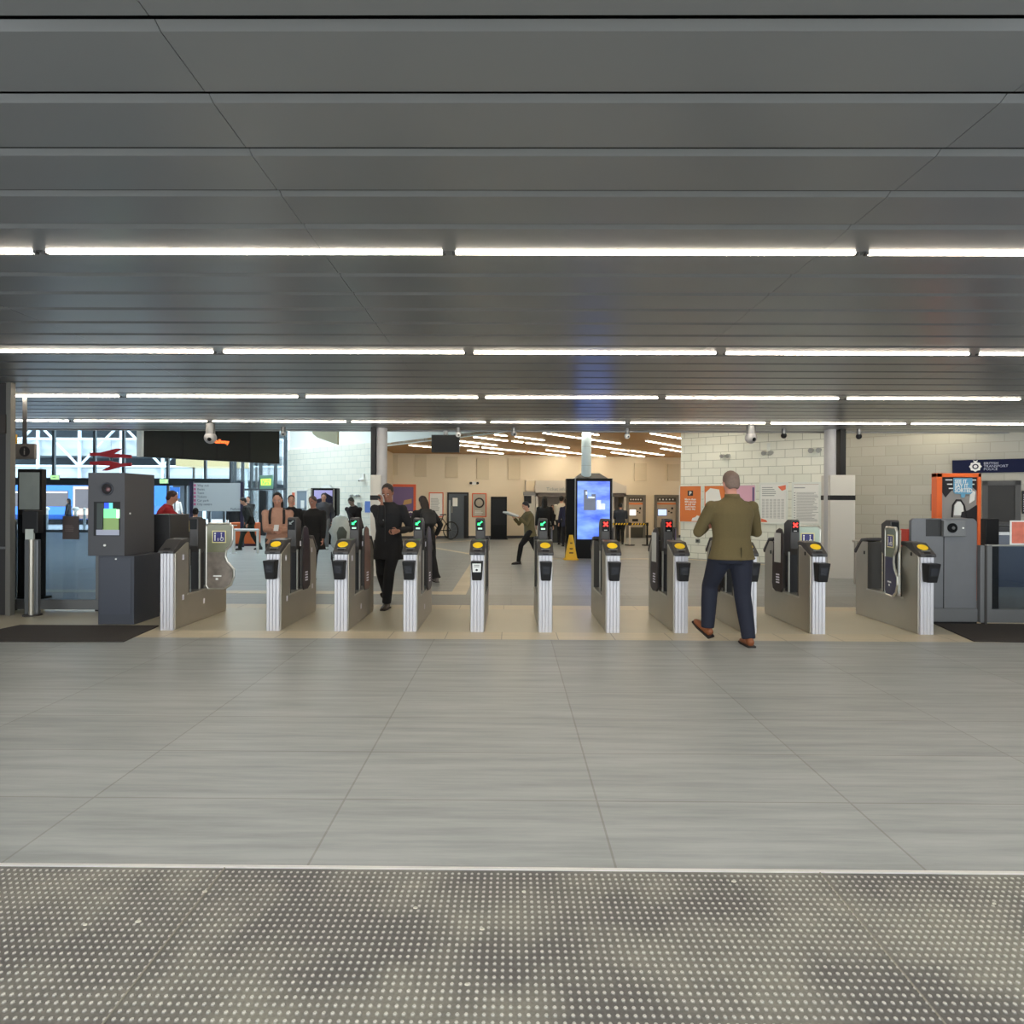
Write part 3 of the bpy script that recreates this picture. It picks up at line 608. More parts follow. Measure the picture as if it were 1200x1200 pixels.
GATES = [  # px, display, paddle right, paddle left, pod, sticker, oval, label
    (195, 'none', 'WR', None, False, False, False, 'ticket gate at the left end, with the wide framed paddle and no yellow reader'),
    (319.5, 'dim', 'A', None, True, False, True, 'ticket gate in front of the person in the beige jumper'),
    (399, 'green', 'B', None, True, False, True, 'green-lit ticket gate left of the man in the long black coat'),
    (480, 'green', 'A', None, True, False, True, 'green-lit ticket gate right of the man in the long black coat'),
    (559, 'green', None, None, True, True, True, 'green-lit ticket gate with a white sticker on its card reader'),
    (639, 'green', 'A', None, True, False, True, 'green-lit ticket gate left of the blue-screen totem, by the wet floor sign'),
    (718.5, 'red', 'A', None, True, False, True, 'red-cross ticket gate in front of the blue-screen totem'),
    (798.5, 'red', 'P', 'S', True, False, True, 'red-cross ticket gate left of the man in the olive jacket'),
    (879, 'red', 'A', 'A', True, False, True, 'ticket gate mostly hidden behind the man in the olive jacket'),
    (959.5, 'red', 'WG', 'S', True, False, True, 'red-cross ticket gate right of the olive jacket, with a pale green paddle'),
    (1086.5, 'side', None, 'WN', True, False, True, 'ticket gate at the right end, beside the tall grey cabinet'),
]
for i, (px, disp, pr, plft, pd, stk_, oval, lab) in enumerate(GATES):
    X = P(px, 740, Y_GATE).x
    t = thing('ticket_gate', lab, 'ticket gate', (X, Y_GATE, 0), 0, 'ticket gates in a row'); sgn = 1 if X < 0 else -1
    gate_body(t, sgn); module(t, 'none' if disp == 'side' else disp)
    arts = {'A': m_art, 'B': m_artb, 'P': m_purp, 'S': m_art}
    if pr in arts: paddle_slim(t, 1, arts[pr], .30 if X > .8 else .12)
    if plft in arts: paddle_slim(t, -1, arts[plft], .2)
    if plft == 'S': pr_ = B(-.116, -.113, .73, .86, .72, 1.08); Mx = Matrix.Translation((-.098, .70, 0)) @ Matrix.Rotation(.2, 4, 'Z') @ Matrix.Translation((.098, -.70, 0)); pr_.v = [tuple(Mx @ Vector(v)) for v in pr_.v]; pr_.build('paddle_print', m_sky_, t)
    if pr == 'WR': paddle_wide(t, 1, mat('olive_glass', (120, 122, 100), .25), m_artp, 0)
    if pr == 'WG': paddle_wide(t, 1, m_pale, m_pale, 0, back=.85)
    if plft == 'WN': paddle_wide(t, -1, mat('grey_green_glass', (120, 128, 108), .25), m_artn, 1.40, face=-1, back=.62)
    if oval: slope_disc(.058, .050, .006, .62, YEL, 'yellow_reader', t)
    slope_disc(.034, .016, .003, .16, BLACKP, 'ticket_slot', t, rect=True)
    if oval: slope_disc(.05, .003, .002, .30, m_ink, 'cap_lettering', t, rect=True)
    if pd: pod(t, stk_)
    if i == 0: stickers(t, 1, [(.20, .80), (.20, .34), (.70, .22), (1.17, .38)])
    elif i == 1: stickers(t, 1, [(.18, .80), (.22, .33), (1.15, .35), (1.12, .82), (.68, .93)])
    elif i in (2, 3): stickers(t, 1, [(.18, .80), (.62, .18), (.68, .93)])
    elif i == 4: stickers(t, 1, [(.2, .90)])
    elif i >= 9: B(-.088, -.083, .14, .165, .86, .90).build('sensor_eye', BLACKP, t); B(-.088, -.083, 1.10, 1.125, .80, .84).build('sensor_eye', BLACKP, t)

# ------------------------------------------------------------------ door mats beside the gate line
m_mat = mat('dark_brown_coir', (52, 46, 42), .9, noise=.25, nscale=60, bump=.4)
a, b, c, d = G(0, 753), G(145, 752.5), G(186, 734), G(54, 733.5)
tag(MB().prism([(a.x - .6, a.y), b[:2], c[:2], (d.x - .3, d.y)], 0.0, .012, 'z').build('entrance_mat', m_mat), 'dark brown entrance mat in front of the camera kiosk on the left', 'mat', 'entrance mats')
a, b, c, d = G(1141, 752), G(1300, 755), G(1300, 733), G(1095, 731.5)
tag(MB().prism([a[:2], b[:2], c[:2], d[:2]], 0.0, .012, 'z').build('entrance_mat', m_mat), 'dark brown entrance mat at the right edge, by the grey cabinet', 'mat', 'entrance mats')

# ------------------------------------------------------------------ help kiosk on the left
KY = 7.42; m_kio = mat('kiosk_charcoal', (70, 71, 76), .55); m_kios = mat('kiosk_blue_grey', (58, 62, 72), .55)
x0, x1 = P(103, 600, KY).x, P(146, 600, KY).x; zt = P(125, 554, KY).z; zb = P(125, 651.5, KY).z
t = thing('help_kiosk', 'tall charcoal kiosk with round camera and lit green screen', 'kiosk', ((x0 + x1) / 2, KY, 0)); hw = (x1 - x0) / 2
B(-hw, hw, 0, .62, zb, zt).build('upper_cabinet', m_kio, t, bevel=.004)
px0, px1 = P(115, 700, KY).x - (x0 + x1) / 2, P(157, 700, KY).x - (x0 + x1) / 2
ped = B(px0, px1, .0, .55, 0.0, zb).build('pedestal', m_kios, t, bevel=.004)
B(px0 + .025, px1 - .035, -.004, 0, .12, zb - .03).build('pedestal_door', mat('kiosk_door', (62, 66, 77), .5), ped)
MB().cyl(((px0 + px1) / 2, 0, zb - .035), ((px0 + px1) / 2, -.008, zb - .035), .010).build('lock', WHT, ped)
zc = P(126, 573, KY).z; xc = P(125.5, 573, KY).x - (x0 + x1) / 2
MB().torus((xc, -.004, zc), .068, .008, 'y').build('camera_ring', m_kios, t, smooth=True)
c_ = MB().cyl((xc, .01, zc), (xc, -.006, zc), .062, n=28).build('camera_window', mat('camera_window', (30, 26, 28), .1), t)
MB().ball((xc + .015, -.006, zc - .005), (.028, .012, .028)).build('camera_lens', mat('camera_lens', (110, 80, 84), .15), c_, smooth=True)
sx0, sx1, sz0, sz1 = P(110, 600, KY).x - (x0 + x1) / 2, P(141, 600, KY).x - (x0 + x1) / 2, P(125, 628, KY).z, P(125, 588, KY).z
s_ = B(sx0, sx1, -.003, 0, sz0, sz1).build('screen_bezel', BLACKP, t)
sw, sh = sx1 - sx0, sz1 - sz0
e1 = lambda n, c, x, X, z, Z, e=.7: B(sx0 + sw * x, sx0 + sw * X, -.005, -.003, sz0 + sh * z, sz0 + sh * Z).build(n, mat('screen_' + n, c, .3, emit=e), s_)
e1('dark_left', (40, 50, 48), .12, .38, .2, .96, .15); e1('blue_block', (30, 70, 220), .4, .58, .80, .97); e1('teal_block', (90, 190, 190), .58, .72, .80, .97); e1('green_block', (110, 215, 140), .38, .86, .52, .80); e1('white_block', (200, 250, 210), .86, .98, .52, .78, .9)
e1('olive_block', (110, 135, 80), .34, .95, .18, .52, .45); e1('grey_bar', (130, 135, 150), .10, .97, .02, .18, .4)
MB().cyl((P(123, 639, KY).x - (x0 + x1) / 2, 0, P(123, 639, KY).z), (P(123, 639, KY).x - (x0 + x1) / 2, -.012, P(123, 639, KY).z), .013).build('call_button', WHT, t)
MB().cyl((hw, .10, P(157, 602, KY).z), (hw + .01, .10, P(157, 602, KY).z), .010).build('side_lock', WHT, t)

# wide dark cabinet between kiosk and first gate (side gate post)
CY2 = 8.25; x0, x1 = P(170, 650, CY2).x, P(199, 650, CY2).x
t = thing('gate_cabinet', 'dark cabinet post between the charcoal kiosk and the first ticket gate', 'cabinet', ((x0 + x1) / 2, CY2, 0)); hw = (x1 - x0) / 2
zt = P(185, 603, CY2).z
B(-hw, hw, 0, .5, .12, zt).build('cabinet_body', mat('cabinet_dark', (50, 51, 54), .5), t, bevel=.008); B(-hw - .01, hw + .0, -.01, .5, 0, .12).build('plinth', DALU, t)
B(-hw * .4, hw * .6, -.004, 0, .2, zt - .25).build('access_panel', mat('cabinet_panel', (44, 45, 48), .5), t)

# left glazed barrier gate : framed tinted glass
GY = 8.32
def glazed_gate(label, xa, xb, ytop, ybot, Y, notice=None, rail=True):
    A, Bx = P(xa, 650, Y).x, P(xb, 650, Y).x; t = thing('glass_barrier', label, 'glass barrier', ((A + Bx) / 2, Y, 0), 0, 'glass barriers beside the gate line'); h = (Bx - A) / 2; zt = P(xa, ytop, Y).z
    zf = .14 + 0.0
    MB().box(-h, h, -.03, .03, .02, .15).box(-h, -h + .05, -.025, .025, .15, zt * .93).box(h - .05, h, -.025, .025, .15, zt * .93).build('frame', mat('barrier_frame', (118, 119, 120), .4, .5), t, bevel=.004)
    B(-h + .05, h - .05, -.008, .008, .15, zt).build('glass_pane', TGLS, t)
    for s in (-1, 1): B(s * h * .96 - .03, s * h * .96 + .03, -.03, .03, 0, .02).build('foot', BLACKP, t)
    return t, h, zt
t, h, zt = glazed_gate('dark tinted glass barrier left of the charcoal kiosk', 14, 118, 603, 722, GY)
# notice on the left glass
loc = P(81.5, 632, GY - .04)
o = thing('glass_notice', 'small dark brown notice fixed to the left glass barrier', 'notice', (loc.x, GY - .009, loc.z)); w = .105; h = P(81, 605, GY).z - loc.z
B(-w, w, -.012, 0, 0, h).build('board', mat('brown_notice', (66, 56, 54), .5), o); lines(o, -w * .7, w * .6, h * .35, h * .65, 4, -.013, mat('brown_ink2', (110, 98, 94), .6))

# stainless card reader post on the left
SY = 7.97; c = P(38, 722, SY)
t = thing('reader_post', 'slim stainless post with small reader by the left glass barrier', 'post', (c.x, SY, 0))
zt = P(38, 632, SY).z
MB().cyl((0, 0, 0), (0, 0, .014), .105, n=24).build('base_plate', mat('dark_base', (52, 46, 42), .5), t)
B(-.085, .085, -.03, .03, .014, zt).build('post_body', mat('post_grey', (112, 114, 116), .35, .7), t, bevel=.01)
MB().cyl((.01, -.03, .014), (.01, -.03, zt), .03, n=16).build('round_pole', STEEL, t, smooth='auto')
rz_ = P(38, 603, SY).z
B(-.10, .10, -.05, .05, zt + .08, rz_ + .05).build('reader_head', BLACKP, t, bevel=.01); B(-.05, .05, -.06, -.03, zt - .0, zt + .13).build('reader_label', mat('reader_label', (180, 186, 180), .4), t)

# tall framed display behind the left glass
DY = 9.3; a, b = P(20, 640, DY).x, P(48.5, 640, DY).x; zt = P(34, 549.5, DY).z
t = thing('display_totem', 'slim dark-framed display standing behind the left glass barrier', 'display', ((a + b) / 2, DY, 0)); h = (b - a) / 2
B(-h, h, 0, .10, 0.03, zt).build('casing', BLACKP, t, bevel=.01); B(-h + .03, h - .03, -.004, 0, P(34, 597, DY).z, zt - .05).build('screen', mat('grey_screen', (112, 120, 118), .3, emit=.3, noise=.2, nscale=5), t); B(-h - .04, h + .04, -.06, .16, 0, .03).build('base', BLACKP, t)
# information sign cube
IY = 9.0; a, b = P(18, 530, IY), P(40, 530, IY); zt, zb = P(29, 520, IY).z, P(29, 538, IY).z
t = thing('information_sign', 'small grey sign with a white i hanging at the left edge', 'sign', ((a.x + b.x) / 2, IY, zb)); h = (b.x - a.x) / 2; H = zt - zb
B(-h, h, 0, .05, 0, H).build('board', mat('sign_grey', (134, 128, 122), .5), t); MB().cyl((.0, 0, H / 2), (.0, -.006, H / 2), H * .34, n=28).build('badge', mat('badge_dark', (58, 58, 62), .5), t)
text('badge_letter', 'i', H * .62, (0, -.008, H * .29), mat('sign_grey2', (190, 188, 182), .5), t, align='CENTER', bold=.001); B(-.05, -.02 + .03, .02, .03, H, ceil_z(IY) - zb).build('hanger', DALU, t)
B(-h - .12, -h, .02, .03, H * .35, H * .45).build('side_arm', BLACKP, t)
a, b = P(13, 530, 9.2), P(18.5, 530, 9.2)
t = thing('yellow_sign', 'narrow yellow hanging panel behind the grey i sign', 'sign', ((a.x + b.x) / 2, 9.2, P(15, 537, 9.2).z)); h = (b.x - a.x) / 2
B(-h - .1, h, 0, .03, 0, P(15, 509, 9.2).z - P(15, 537, 9.2).z).build('panel', mat('amber_panel', (226, 176, 60), .5), t); B(-.01, .01, .01, .02, P(15, 509, 9.2).z - P(15, 537, 9.2).z, 2.9 - P(15, 537, 9.2).z).build('hanger', DALU, t)

# ------------------------------------------------------------------ grey cabinet and barrier on the right
RY = 7.75; x0, x1 = P(1068, 650, RY).x, P(1145, 650, RY).x; c = (x0 + x1) / 2; hw = (x1 - x0) / 2; zt = P(1100, 607.5, RY).z; zlo = P(1100, 716, RY).z
t = thing('gate_cabinet', 'wide speckled grey cabinet with round camera, right of the last gate', 'cabinet', (c, RY, 0))
m_cab = mat('speckled_grey_panel', (112, 114, 118), .45, .2, noise=.10, nscale=5)
MB().prism([(-hw, .19), (hw, .19), (hw, zt - .04), (hw - .04, zt), (-hw + .03, zt), (-hw, zt - .03)], 0, .05, 'y').build('panel', m_cab, t, bevel=.004)
vx = P(1106, 650, RY).x - c; B(vx - .006, vx + .004, -.003, 0, .19, P(1100, 629, RY).z).build('panel_seam', BLACKP, t); B(vx + .004, vx + .03, -.004, 0, .19, .28).build('lower_hinge', DALU, t)
B(P(1085, 620, RY).x - c, P(1103, 620, RY).x - c, -.004, 0, P(1100, 628.5, RY).z, zt - .01).build('tinted_window', mat('smoked_panel', (42, 42, 42), .25), t)
bx0, bx1, bz0, bz1 = P(1103, 620, RY).x - c, P(1128.5, 620, RY).x - c, P(1110, 628.5, RY).z, P(1110, 610, RY).z
cb = B(bx0, bx1, -.05, 0, bz0, bz1).build('camera_box', mat('camera_box_grey', (120, 122, 124), .45, .2), t, bevel=.006)
cx, cz = P(1112.5, 618.5, RY).x - c, P(1112, 618.5, RY).z
MB().cyl((cx, -.05, cz), (cx, -.06, cz), .058, n=28).build('camera_window', SCRN, cb); MB().ball((cx + .01, -.06, cz), (.02, .01, .02)).build('camera_lens', DALU, cb, smooth=True)
MB().cyl((P(1127, 619, RY).x - c - .02, -.05, cz), (P(1127, 619, RY).x - c - .02, -.058, cz), .010).build('call_button', WHT, cb)
B(-hw - .02, hw, -.02, .07, .03, .19).build('base_rail', mat('barrier_frame', (118, 119, 120), .4, .5), t, bevel=.004); B(-hw, hw, 0, .05, 0, .03).build('skirt', BLACKP, t)
B(-hw + .0, -hw + .2, -.0, .3, 0, .19).build('side_foot', DALU, t)
# barrier gate of glass on the right
Y2 = 7.72; A, Bx = P(1146, 650, Y2).x, 7.6
t = thing('glass_barrier', 'dark tinted glass barrier at the right picture edge', 'glass barrier', (A, Y2, 0), 0, 'glass barriers beside the gate line'); zt = P(1155, 639, Y2).z
MB().box(.09, 1.6, -.03, .03, .03, .19).box(.01, .06, -.03, .03, .03, zt).box(.09, .15, -.03, .03, .19, zt).build('frame', mat('barrier_frame', (118, 119, 120), .4, .5), t, bevel=.004)
B(.062, .088, -.035, .035, 0, zt).build('hinge_post', mat('hinge_dark', (74, 72, 70), .4, .5), t); B(.15, 1.6, -.008, .008, .19, zt - .01).build('glass_pane', TGLS, t); B(.09, 1.6, -.015, .015, zt - .01, zt + .008).build('top_rail', m_rim, t)
# sheet behind the right glass
p = P(1185, 640, Y2 - .02)
o = thing('paper_leaflet', 'orange-pink leaflet standing above the right glass barrier', 'leaflet', (p.x, Y2, zt + .008)); h = P(1185, 610, Y2).z - zt - .008
B(0, .30, -.004, .004, 0, h).build('white_border', m_wp, o); B(.018, .282, -.006, -.004, .018, h - .015).build('print', mat('salmon_print', (214, 120, 100), .5, noise=.3, nscale=14), o)
# dark desk behind the glass with a slim post
p = P(1163, 652, 8.6)
o = thing('dark_pole', 'black post standing behind the right glass barrier', 'post', (p.x, 8.6, 0)); B(-.09, .09, 0, .1, .02, P(1163, 608, 8.6).z).build('post_body', BLACKP, o, bevel=.01); B(-.15, .15, -.05, .15, 0, .02).build('base', BLACKP, o)
p0, p1 = P(1156, 630, 11.2), P(1215, 630, 11.2)
o = thing('service_counter', 'low dark counter with pale edge behind the right glass barrier', 'counter', ((p0.x + p1.x) / 2, 11.2, 0)); h = (p1.x - p0.x) / 2
B(-h, h, 0, .45, 0, P(1180, 627, 11.2).z).build('counter_body', mat('counter_navy', (58, 66, 84), .4), o); B(-h, h, -.02, .5, P(1180, 627, 11.2).z, P(1180, 623.5, 11.2).z).build('countertop', mat('counter_top', (188, 190, 192), .4), o)
B(-h + .05, h, .05, .4, P(1180, 623.5, 11.2).z, P(1180, 617, 11.2).z).build('equipment_tray', BLACKP, o)

# orange framed safety poster stand
OY = 9.6; x0, x1 = P(1097.5, 600, OY).x, P(1150, 600, OY).x; zt = P(1120, 554.5, OY).z; c = (x0 + x1) / 2; hw = (x1 - x0) / 2
t = thing('poster_stand', 'orange-framed poster stand reading SEE IT. SAY IT. SORTED.', 'poster stand', (c, OY, 0))
MB().box(-hw, -hw + .085, 0, .12, 0, zt).box(hw - .05, hw, 0, .12, 0, zt).box(-hw, hw, 0, .12, zt - .06, zt).box(-hw, hw, 0, .12, 0, .5).build('frame', mat('bright_orange_frame', (240, 112, 52), .4), t, bevel=.006)
X = lambda x: P(x, 600, OY).x - c
Z = lambda y: P(1120, y, OY).z
pc = B(-hw + .085, hw - .05, .03, .09, .5, zt - .06).build('poster_sheet', mat('poster_grey', (150, 148, 146), .5), t)
MB().prism([(-hw + .085, zt - .06), (hw - .05, zt - .06), (hw - .05, Z(575)), (X(1140), Z(570)), (X(1116), Z(575)), (-hw + .15, Z(583)), (-hw + .085, Z(575))], .024, .03, 'y').build('dark_ceiling_print', m_bk, pc)
for (a_, b_, y_) in ((1109, 1117, 563), (1111, 1117, 568), (1113, 1119, 573), (1140, 1145, 563), (1140, 1143, 568)): B(X(a_), X(b_), .020, .024, Z(y_), Z(y_ - 1.3)).build('light_strip_print', m_wp, pc)
b = MB(); hoop = [(X(1117), Z(606)), (X(1118), Z(592)), (X(1122), Z(586)), (X(1127), Z(586)), (X(1131), Z(592)), (X(1134), Z(606))]
for p_, q_ in zip(hoop, hoop[1:]): b.tube([(p_[0], .024, p_[1]), (q_[0], .024, q_[1])], .012, 6)
b.build('bag_outline_print', m_bk, pc)
MB().prism([(X(1119), Z(604)), (X(1120), Z(592)), (X(1123), Z(588)), (X(1127), Z(588)), (X(1130), Z(593)), (X(1130.5), Z(604))], .021, .025, 'y').build('bag_print', m_wp, pc)
MB().prism([(X(1127), Z(606)), (X(1128), Z(600)), (X(1136), Z(598)), (X(1145), Z(592)), (hw - .05, Z(592)), (hw - .05, .5), (X(1140), .5), (X(1138), Z(608))], .018, .024, 'y').build('dark_figure_print', m_bk, pc)
MB().prism([(X(1137), Z(590)), (X(1138), Z(578)), (X(1141), Z(575)), (X(1144), Z(576)), (X(1143), Z(586))], .018, .024, 'y').build('pale_figure_print', m_wp, pc)
m_sb = mat('speech_blue', (104, 168, 206), .5)
MB().prism([(X(1118), Z(560)), (X(1140), Z(560)), (X(1140), Z(577)), (X(1138), Z(579)), (X(1132), Z(579)), (X(1131), Z(583)), (X(1127), Z(583)), (X(1127), Z(579)), (X(1120), Z(578.5)), (X(1118), Z(576))], .012, .02, 'y').build('speech_bubble', m_sb, pc)
for i, s in enumerate(('SEE IT.', 'SAY IT.', 'SORTED.')): text('slogan', s, .082, (X(1119.2), .010, Z(566.3 + 5.2 * i)), m_wp, pc, bold=.002, sx=.86)
# red bin edge
p = P(1069, 640, 9.2); o = thing('red_box', 'small red box glimpsed beside the right grey cabinet', 'box', (p.x, 9.2, 0)); B(-.07, .08, 0, .15, 0, P(1069, 622, 9.2).z).build('body', mat('red_plastic', (196, 60, 40), .5), o, bevel=.01); B(-.075, .085, -.005, .155, P(1069, 622, 9.2).z, P(1069, 622, 9.2).z + .02).build('lid', mat('red_plastic', (196, 60, 40), .5), o)
# low handrail behind last gate
a, b = P(1000, 634, 11.5), P(1042, 634, 11.5); o = thing('handrail', 'low steel handrail on the floor behind the right-end gates', 'handrail', ((a.x + b.x) / 2, 11.5, 0)); h = (b.x - a.x) / 2
MB().tube([(-h, 0, a.z), (h, 0, a.z)], .022).build('rail', STEEL, o)
for s in (-.9, .9): MB().cyl((s * h, 0, 0), (s * h, 0, a.z), .02).build('post', STEEL, o)

# ------------------------------------------------------------------ digital totem, column, wet floor sign
TY = 16.1; x0, x1 = P(674, 610, TY).x, P(717.5, 610, TY).x; c = (x0 + x1) / 2; hw = (x1 - x0) / 2; zt = P(696, 560.5, TY).z
t = thing('screen_totem', 'tall black digital totem with a bright blue screen', 'digital display', (c, TY, 0))
xl = P(664, 610, TY).x - c
B(-hw, hw, 0, .45, .02, zt).build('casing', mat('totem_black', (14, 14, 16), .4, spec=.15), t, bevel=.01)
B(xl, -hw, .02, .40, .02, zt - .01).build('side_casing', mat('totem_side', (10, 10, 11), .4, spec=.1), t)
B(-hw - .012, -hw + .012, -.006, .01, .02, zt).build('edge_trim', DALU, t); B(-hw - .02, hw + .02, -.02, .47, 0, .02).build('base', DALU, t)
B(hw - .012, hw + .006, -.006, .01, .02, zt).build('edge_trim', DALU, t)
def scr(name, c1, c2, e):
    m = bpy.data.materials.new(name); m.use_nodes = True; nt = m.node_tree; b = nt.nodes['Principled BSDF']; b.inputs['Roughness'].default_value = .12
    tc = nt.nodes.new('ShaderNodeTexCoord'); n = nt.nodes.new('ShaderNodeTexNoise'); n.inputs['Scale'].default_value = 2.2; n.inputs['Detail'].default_value = 4
    mp = nt.nodes.new('ShaderNodeMapping'); mp.inputs['Scale'].default_value = (.6, 1, 1.6); mp.inputs['Rotation'].default_value = (0, .5, 0); nt.links.new(tc.outputs['Object'], mp.inputs[0]); nt.links.new(mp.outputs[0], n.inputs['Vector'])
    cr = nt.nodes.new('ShaderNodeValToRGB'); cr.color_ramp.elements[0].position = .35; cr.color_ramp.elements[1].position = .68
    cr.color_ramp.elements[0].color = srgb(c1) + (1,); cr.color_ramp.elements[1].color = srgb(c2) + (1,)
    nt.links.new(n.outputs['Fac'], cr.inputs[0]); nt.links.new(cr.outputs[0], b.inputs['Emission Color']); b.inputs['Emission Strength'].default_value = e; b.inputs['Base Color'].default_value = (.01, .01, .02, 1); return m
X = lambda x: P(x, 610, TY).x - c
Z = lambda y: P(696, y, TY).z
sc_ = B(X(676.5), X(714.5), -.008, 0, Z(632), Z(564)).build('screen', scr('blue_screen', (44, 84, 214), (128, 168, 255), 1.0), t)
m_si = mat('screen_building', (96, 104, 120), .4, emit=.6); m_si2 = mat('screen_pale', (190, 200, 214), .4, emit=.8)
MB().box(X(684), X(688), -.011, -.008, Z(598), Z(574)).box(X(688), X(693), -.011, -.008, Z(598), Z(584)).box(X(693), X(698), -.011, -.008, Z(598), Z(579)).build('screen_skyline', m_si, sc_)
MB().box(X(699), X(704), -.011, -.008, Z(597), Z(586)).box(X(702), X(709), -.011, -.008, Z(597), Z(590)).box(X(686), X(688), -.012, -.011, Z(580), Z(576)).box(X(689), X(697), -.012, -.011, Z(584), Z(582)).build('screen_pale_shape', m_si2, sc_)
# hipped cap
cp = MB(); z0, z1 = zt, P(693, 554.5, TY + .25).z; a0, a1 = X(673), X(712.5); b0, b1 = X(682), X(704)
cp.add([(a0, .02, z0), (a1, .02, z0), (a1, .45, z0), (a0, .45, z0), (b0, .28, z1), (b1, .28, z1), (b1, .42, z1), (b0, .42, z1)], [(0, 3, 2, 1), (4, 5, 6, 7), (0, 1, 5, 4), (1, 2, 6, 5), (2, 3, 7, 6), (3, 0, 4, 7)]); cp.build('sloping_cap', mat('cap_grey', (88, 90, 90), .5), t)
CYc = TY + .33; cc = P(686.5, 530, CYc)
MB().cyl((cc.x, CYc - .12, z0 + .04), (cc.x, CYc - .12, 3.26), .125, n=28).build('column_pale_blue', mat('pale_blue_paint', (206, 226, 236), .45), kind='structure', smooth='auto')
for y in (524, 546): MB().torus((cc.x, CYc - .12, P(686, y, CYc).z), .126, .004, 'z', 28, 6).build('trim_column_ring', mat('ring_grey', (160, 176, 184), .5), kind='structure')
# wet floor cone
WY = 16.0; p = P(669, 655, WY)
t = thing('wet_floor_sign', 'yellow pyramid wet floor sign beside the blue-screen totem', 'wet floor sign', (p.x, WY, 0))
zt = P(669, 627, WY).z; m_y = mat('wet_yellow', (240, 190, 30), .5)
MB().add([(-.15, -.12, .02), (.15, -.12, .02), (.15, .12, .02), (-.15, .12, .02), (-.045, -.035, zt), (.045, -.035, zt), (.045, .035, zt), (-.045, .035, zt)], [(0, 3, 2, 1), (4, 5, 6, 7), (0, 1, 5, 4), (1, 2, 6, 5), (2, 3, 7, 6), (3, 0, 4, 7)]).build('cone_body', m_y, t)
B(-.18, .18, -.15, .15, 0, .025).build('foot', m_y, t); m_ws = mat('sign_print', (120, 80, 20), .6)
b = MB()
for z, w in ((.16, .05), (.26, .04), (.40, .03)): yy = -.12 + (z - .02) / (zt - .02) * .085; b.box(-w, w, yy - .006, yy, z, z + .035)
b.build('warning_print', m_ws, t)

# ------------------------------------------------------------------ timber ceiling lights
m_ledw = mat('warm_strip_led', (255, 244, 220), .5, emit=LED_WOOD)
WL = [((604, 512.5), (637.5, 516.7)), ((636.7, 508.3), (672.8, 513.3)), ((600.5, 517.7), (612.5, 519.2)), ((616.7, 519.7), (666.7, 525.5)), ((675.8, 513.7), (726.7, 520.5)), ((691, 509), (701, 510.8)),
      ((694, 523.7), (737, 529)), ((640, 528), (709, 535.5)), ((619, 530.3), (662, 535)), ((565, 525), (615.7, 530)), ((716.7, 530.8), (755, 535.8)), ((740.5, 529), (777.5, 534)), ((762.5, 508.7), (806, 516)),
      ((757.5, 517.5), (806, 526)), ((775, 526.3), (812, 532)), ((580, 510), (593.7, 511.7)), ((555.4, 513), (594.4, 517.5)), ((539, 517.7), (581.7, 522.5)), ((525, 521), (560.4, 524.5)), ((548, 528.5), (589.5, 532.3)), ((479.7, 522.5), (504.5, 524.7))]
pl_ = sorted(WL, key=lambda s: (s[0][0] + s[1][0]))
for i, (a, b) in enumerate(pl_):
    a, b = G(a[0], a[1], 3.215), G(b[0], b[1], 3.215); m_ = (a + b) / 2; d = b - a; h = d.length / 2; n_ = len(pl_)
    if max(a.y, b.y) > 25.6: m_.y -= .35
    lab = ('leftmost strip light on the brown timber ceiling' if i == 0 else 'rightmost strip light on the brown timber ceiling' if i == n_ - 1 else 'strip light on the brown timber ceiling, ' + ['', 'second', 'third', 'fourth', 'fifth', 'sixth', 'seventh', 'eighth', 'ninth', 'tenth', 'eleventh', 'twelfth', 'thirteenth', 'fourteenth', 'fifteenth', 'sixteenth', 'seventeenth', 'eighteenth', 'nineteenth', 'twentieth'][i] + ' from the left')
    t = thing('ceiling_light', lab, 'ceiling light', (m_.x, m_.y, 3.26), math.atan2(d.y, d.x), 'strip lights on the timber ceiling')
    B(-h, h, -.05, .05, -.02, 0).build('housing', DALU, t); B(-h + .01, h - .01, -.028, .028, -.036, -.0201).build('diffuser', m_ledw, t)
for i, (x, y) in enumerate(((4.0, 13.6), (6.6, 13.4), (9.2, 13.0), (1.5, 16.2), (4.2, 15.6))):  # added lamps, out of sight, to brighten the right concourse
    t = thing('ceiling_light', 'added strip light brightening the right concourse, unseen above the slatted ceiling edge', 'ceiling light', (x, y, 3.26), -.15, 'added unseen strip lights over the right concourse')
    B(-1.1, 1.1, -.05, .05, -.02, 0).build('housing', DALU, t); B(-1.09, 1.09, -.028, .028, -.036, -.0201).build('diffuser', m_ledw, t)

# ------------------------------------------------------------------ ticket office booth
m_bo = mat('booth_white', (214, 206, 194), .5); m_bog = mat('booth_grey', (150, 146, 142), .5); BY = 22.6
X0, X1 = P(627, 600, BY).x, P(733, 600, BY).x; c = (X0 + X1) / 2; X = lambda x: P(x, 600, BY).x - c
Z = lambda y: P(660, y, BY).z
t = thing('ticket_booth', 'pale ticket office booth with lettered fascia behind the totem', 'ticket booth', (c, BY, 0))
for xa_, xb_ in ((628, 630.5), (731, 733.5), (664, 668), (717, 719.5)): B(X(xa_), X(xb_), 0, 1.2, 0, Z(569)).build('frame_post', m_bo, t)
f = B(X(627), X(733.5), -.1, 1.2, Z(577.5), Z(569)).build('fascia', m_bo, t)
text('fascia_text', 'Ticket information', .16, (X(640), -.105, Z(575)), m_ink, f)
B(X(627), X(733.5), .0, 1.2, Z(582), Z(577.5)).build('blind_box', mat('blind_grey', (122, 112, 106), .6), t)
B(X(630), X(731), 1.15, 1.2, 0, Z(577)).build('back_panel', mat('booth_back', (196, 184, 172), .6), t)
